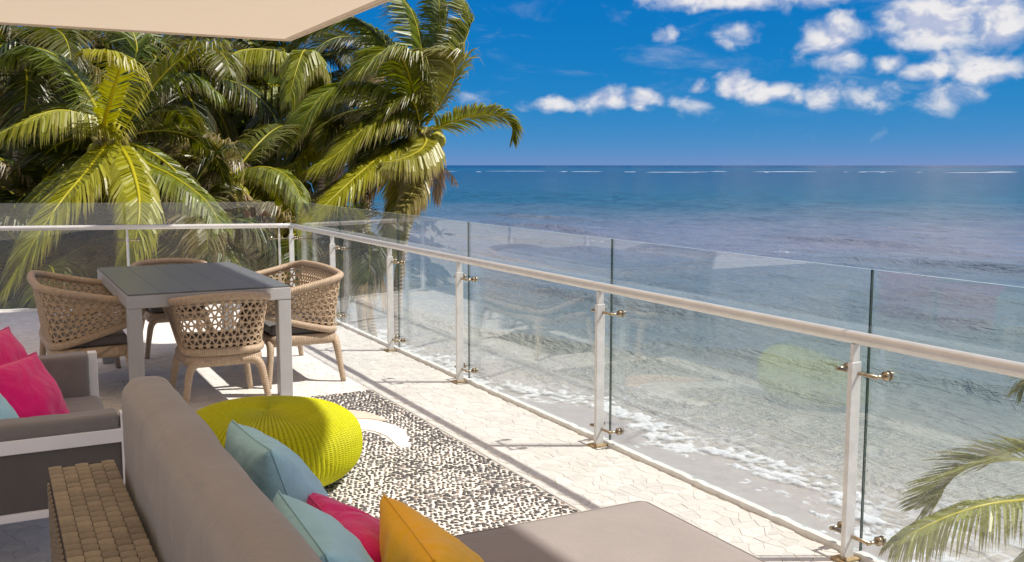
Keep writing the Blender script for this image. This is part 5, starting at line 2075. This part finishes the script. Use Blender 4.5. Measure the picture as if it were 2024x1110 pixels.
for i, (lab, cx_, cy_, Y, nf, l0, l1, sd) in enumerate((
        ('tall coconut palm cut by the left edge below the canopy', 40, 120, 21, 15, 2.7, 3.3, 11),
        ('dark coconut palm behind the yellow ribbed one', 330, 165, 23, 16, 2.8, 3.4, 12),
        ('coconut palm far back whose crown shows below the canopy corner', 520, 120, 31, 15, 3.2, 4.0, 13),
        ('low coconut palm at the left edge behind the glass', 55, 400, 18.5, 15, 2.3, 2.8, 14),
        ('low young palm behind the glass over the dining table', 330, 470, 17.5, 15, 2.0, 2.6, 15),
        ('shaded coconut palm between the grove and the leaning palm', 590, 345, 30, 15, 3.0, 3.6, 16),
        ('tall coconut palm behind the top of the leaning palm', 745, 110, 31, 13, 3.0, 3.8, 17),
        ('bushy coconut palm filling the gap left of the leaning palm', 735, 215, 29, 15, 2.4, 3.0, 21),
        ('small palm with drooping fronds beside the trunk of the leaning palm', 700, 470, 23, 14, 1.6, 2.2, 22),
        ('small young palm at the grove foot beside the railing corner', 560, 480, 21, 13, 2.0, 2.6, 18),
        ('young palm at the left edge low behind the glass', 60, 560, 15.5, 13, 1.8, 2.3, 19),
        ('coconut palm deep in the grove above the table', 180, 350, 26, 14, 3.0, 3.6, 20))):
    c = at(cx_, cy_, Y)
    palm(lab, c, (c.x - .3, c.y + .3, GZ + .05), nfree=nf + 7, ln=(l0, l1), lmax=.95, seed=sd, coconuts=3 if sd < 14 else 0, yellow=(.0, .2), dead=3, el=(-.6, 1.1), tone=.06,  # low tone darkens these leaves to stand for the grove's self-shadow
         skip=(lambda az, e: math.cos(az) > .1) if sd in (17, 21) else ((lambda az, e: math.cos(az) > .6) if sd in (18, 16, 22) else None))

# the palm below the railing at the right
P_HERO = [
    dict(p=[(2190, 1010, 9.4), (2110, 985, 9.2), (2024, 988, 9.0), (1945, 998, 8.8), (1870, 1022, 8.7), (1810, 1050, 8.6), (1766, 1076, 8.6)], lmax=.58, yellow=.42, wind=.05, droop=.75, w=.026, dens=1.5),
    dict(p=[(2190, 1000, 9.6), (2110, 935, 9.8), (2024, 908, 10), (1950, 912, 10.1), (1895, 935, 10.2), (1855, 972, 10.2), (1828, 1000, 10.2)], lmax=.70, yellow=.35, wind=.15, droop=.12, w=.028, dens=1.5),
    dict(p=[(2190, 1000, 9.6), (2120, 930, 10.6), (2060, 890, 11.0), (2000, 895, 11.3), (1955, 915, 11.4)], lmax=.6, yellow=.35, wind=.05, droop=.05, w=.03),
    dict(p=[(2200, 990, 9.6), (2160, 870, 10.0), (2100, 780, 10.2), (2050, 745, 10.3), (2015, 770, 10.3)], lmax=.5, yellow=.2, wind=.1, droop=.5, w=.028),
    dict(p=[(2190, 1010, 9.4), (2120, 1050, 9.0), (2060, 1100, 8.8), (2010, 1180, 8.7)], lmax=.55, yellow=.3, wind=.1, droop=.7, w=.028),
]
cP = at(2195, 1003, 9.5)
palm('young palm below the right railing, only its frond ends in view', cP, (cP.x + .3, cP.y + .2, GZ + .1), heroes=P_HERO, nfree=12, ln=(1.6, 2.0), lmax=.5, seed=31, coconuts=0, dead=1, group=None, wind=.1,
     skip=lambda az, e: math.cos(az) < -.15, el=(-.4, 1.1))


# undergrowth behind the palms
def build_thicket():
    rnd = random.Random(21)
    mb = MB()
    for i in range(26000):
        q = rnd.random()
        Y = rnd.uniform(27, 40)
        x = rnd.uniform(-26, -6.2 - (Y - 27) * .25)
        top = 4.3 + 1.6 * fb(Vector((x * .25, Y * .25, 0)), 3)
        z = -4.6 + (top + 4.6) * (1 - rnd.random() ** 1.6)
        c = Vector((x, Y, z))
        n = Vector((rnd.gauss(0, 1), rnd.gauss(0, 1), rnd.gauss(.5, 1))).normalized()
        t = n.orthogonal().normalized(); b = n.cross(t)
        s = rnd.uniform(.2, .42)
        k0 = mb.add([c - t * s, c + b * s * .45, c + t * s, c - b * s * .45], [(0, 1, 2, 3)])
        g = rnd.random() * .6
        for q_ in range(4): mb.col[k0 + q_] = (.02, g, .05, 1)
    o = mb.build('thicket', M['leaf'])
    tag(o, 'dark mass of undergrowth behind the palm grove', 'shrubs', kind='stuff')


build_thicket()
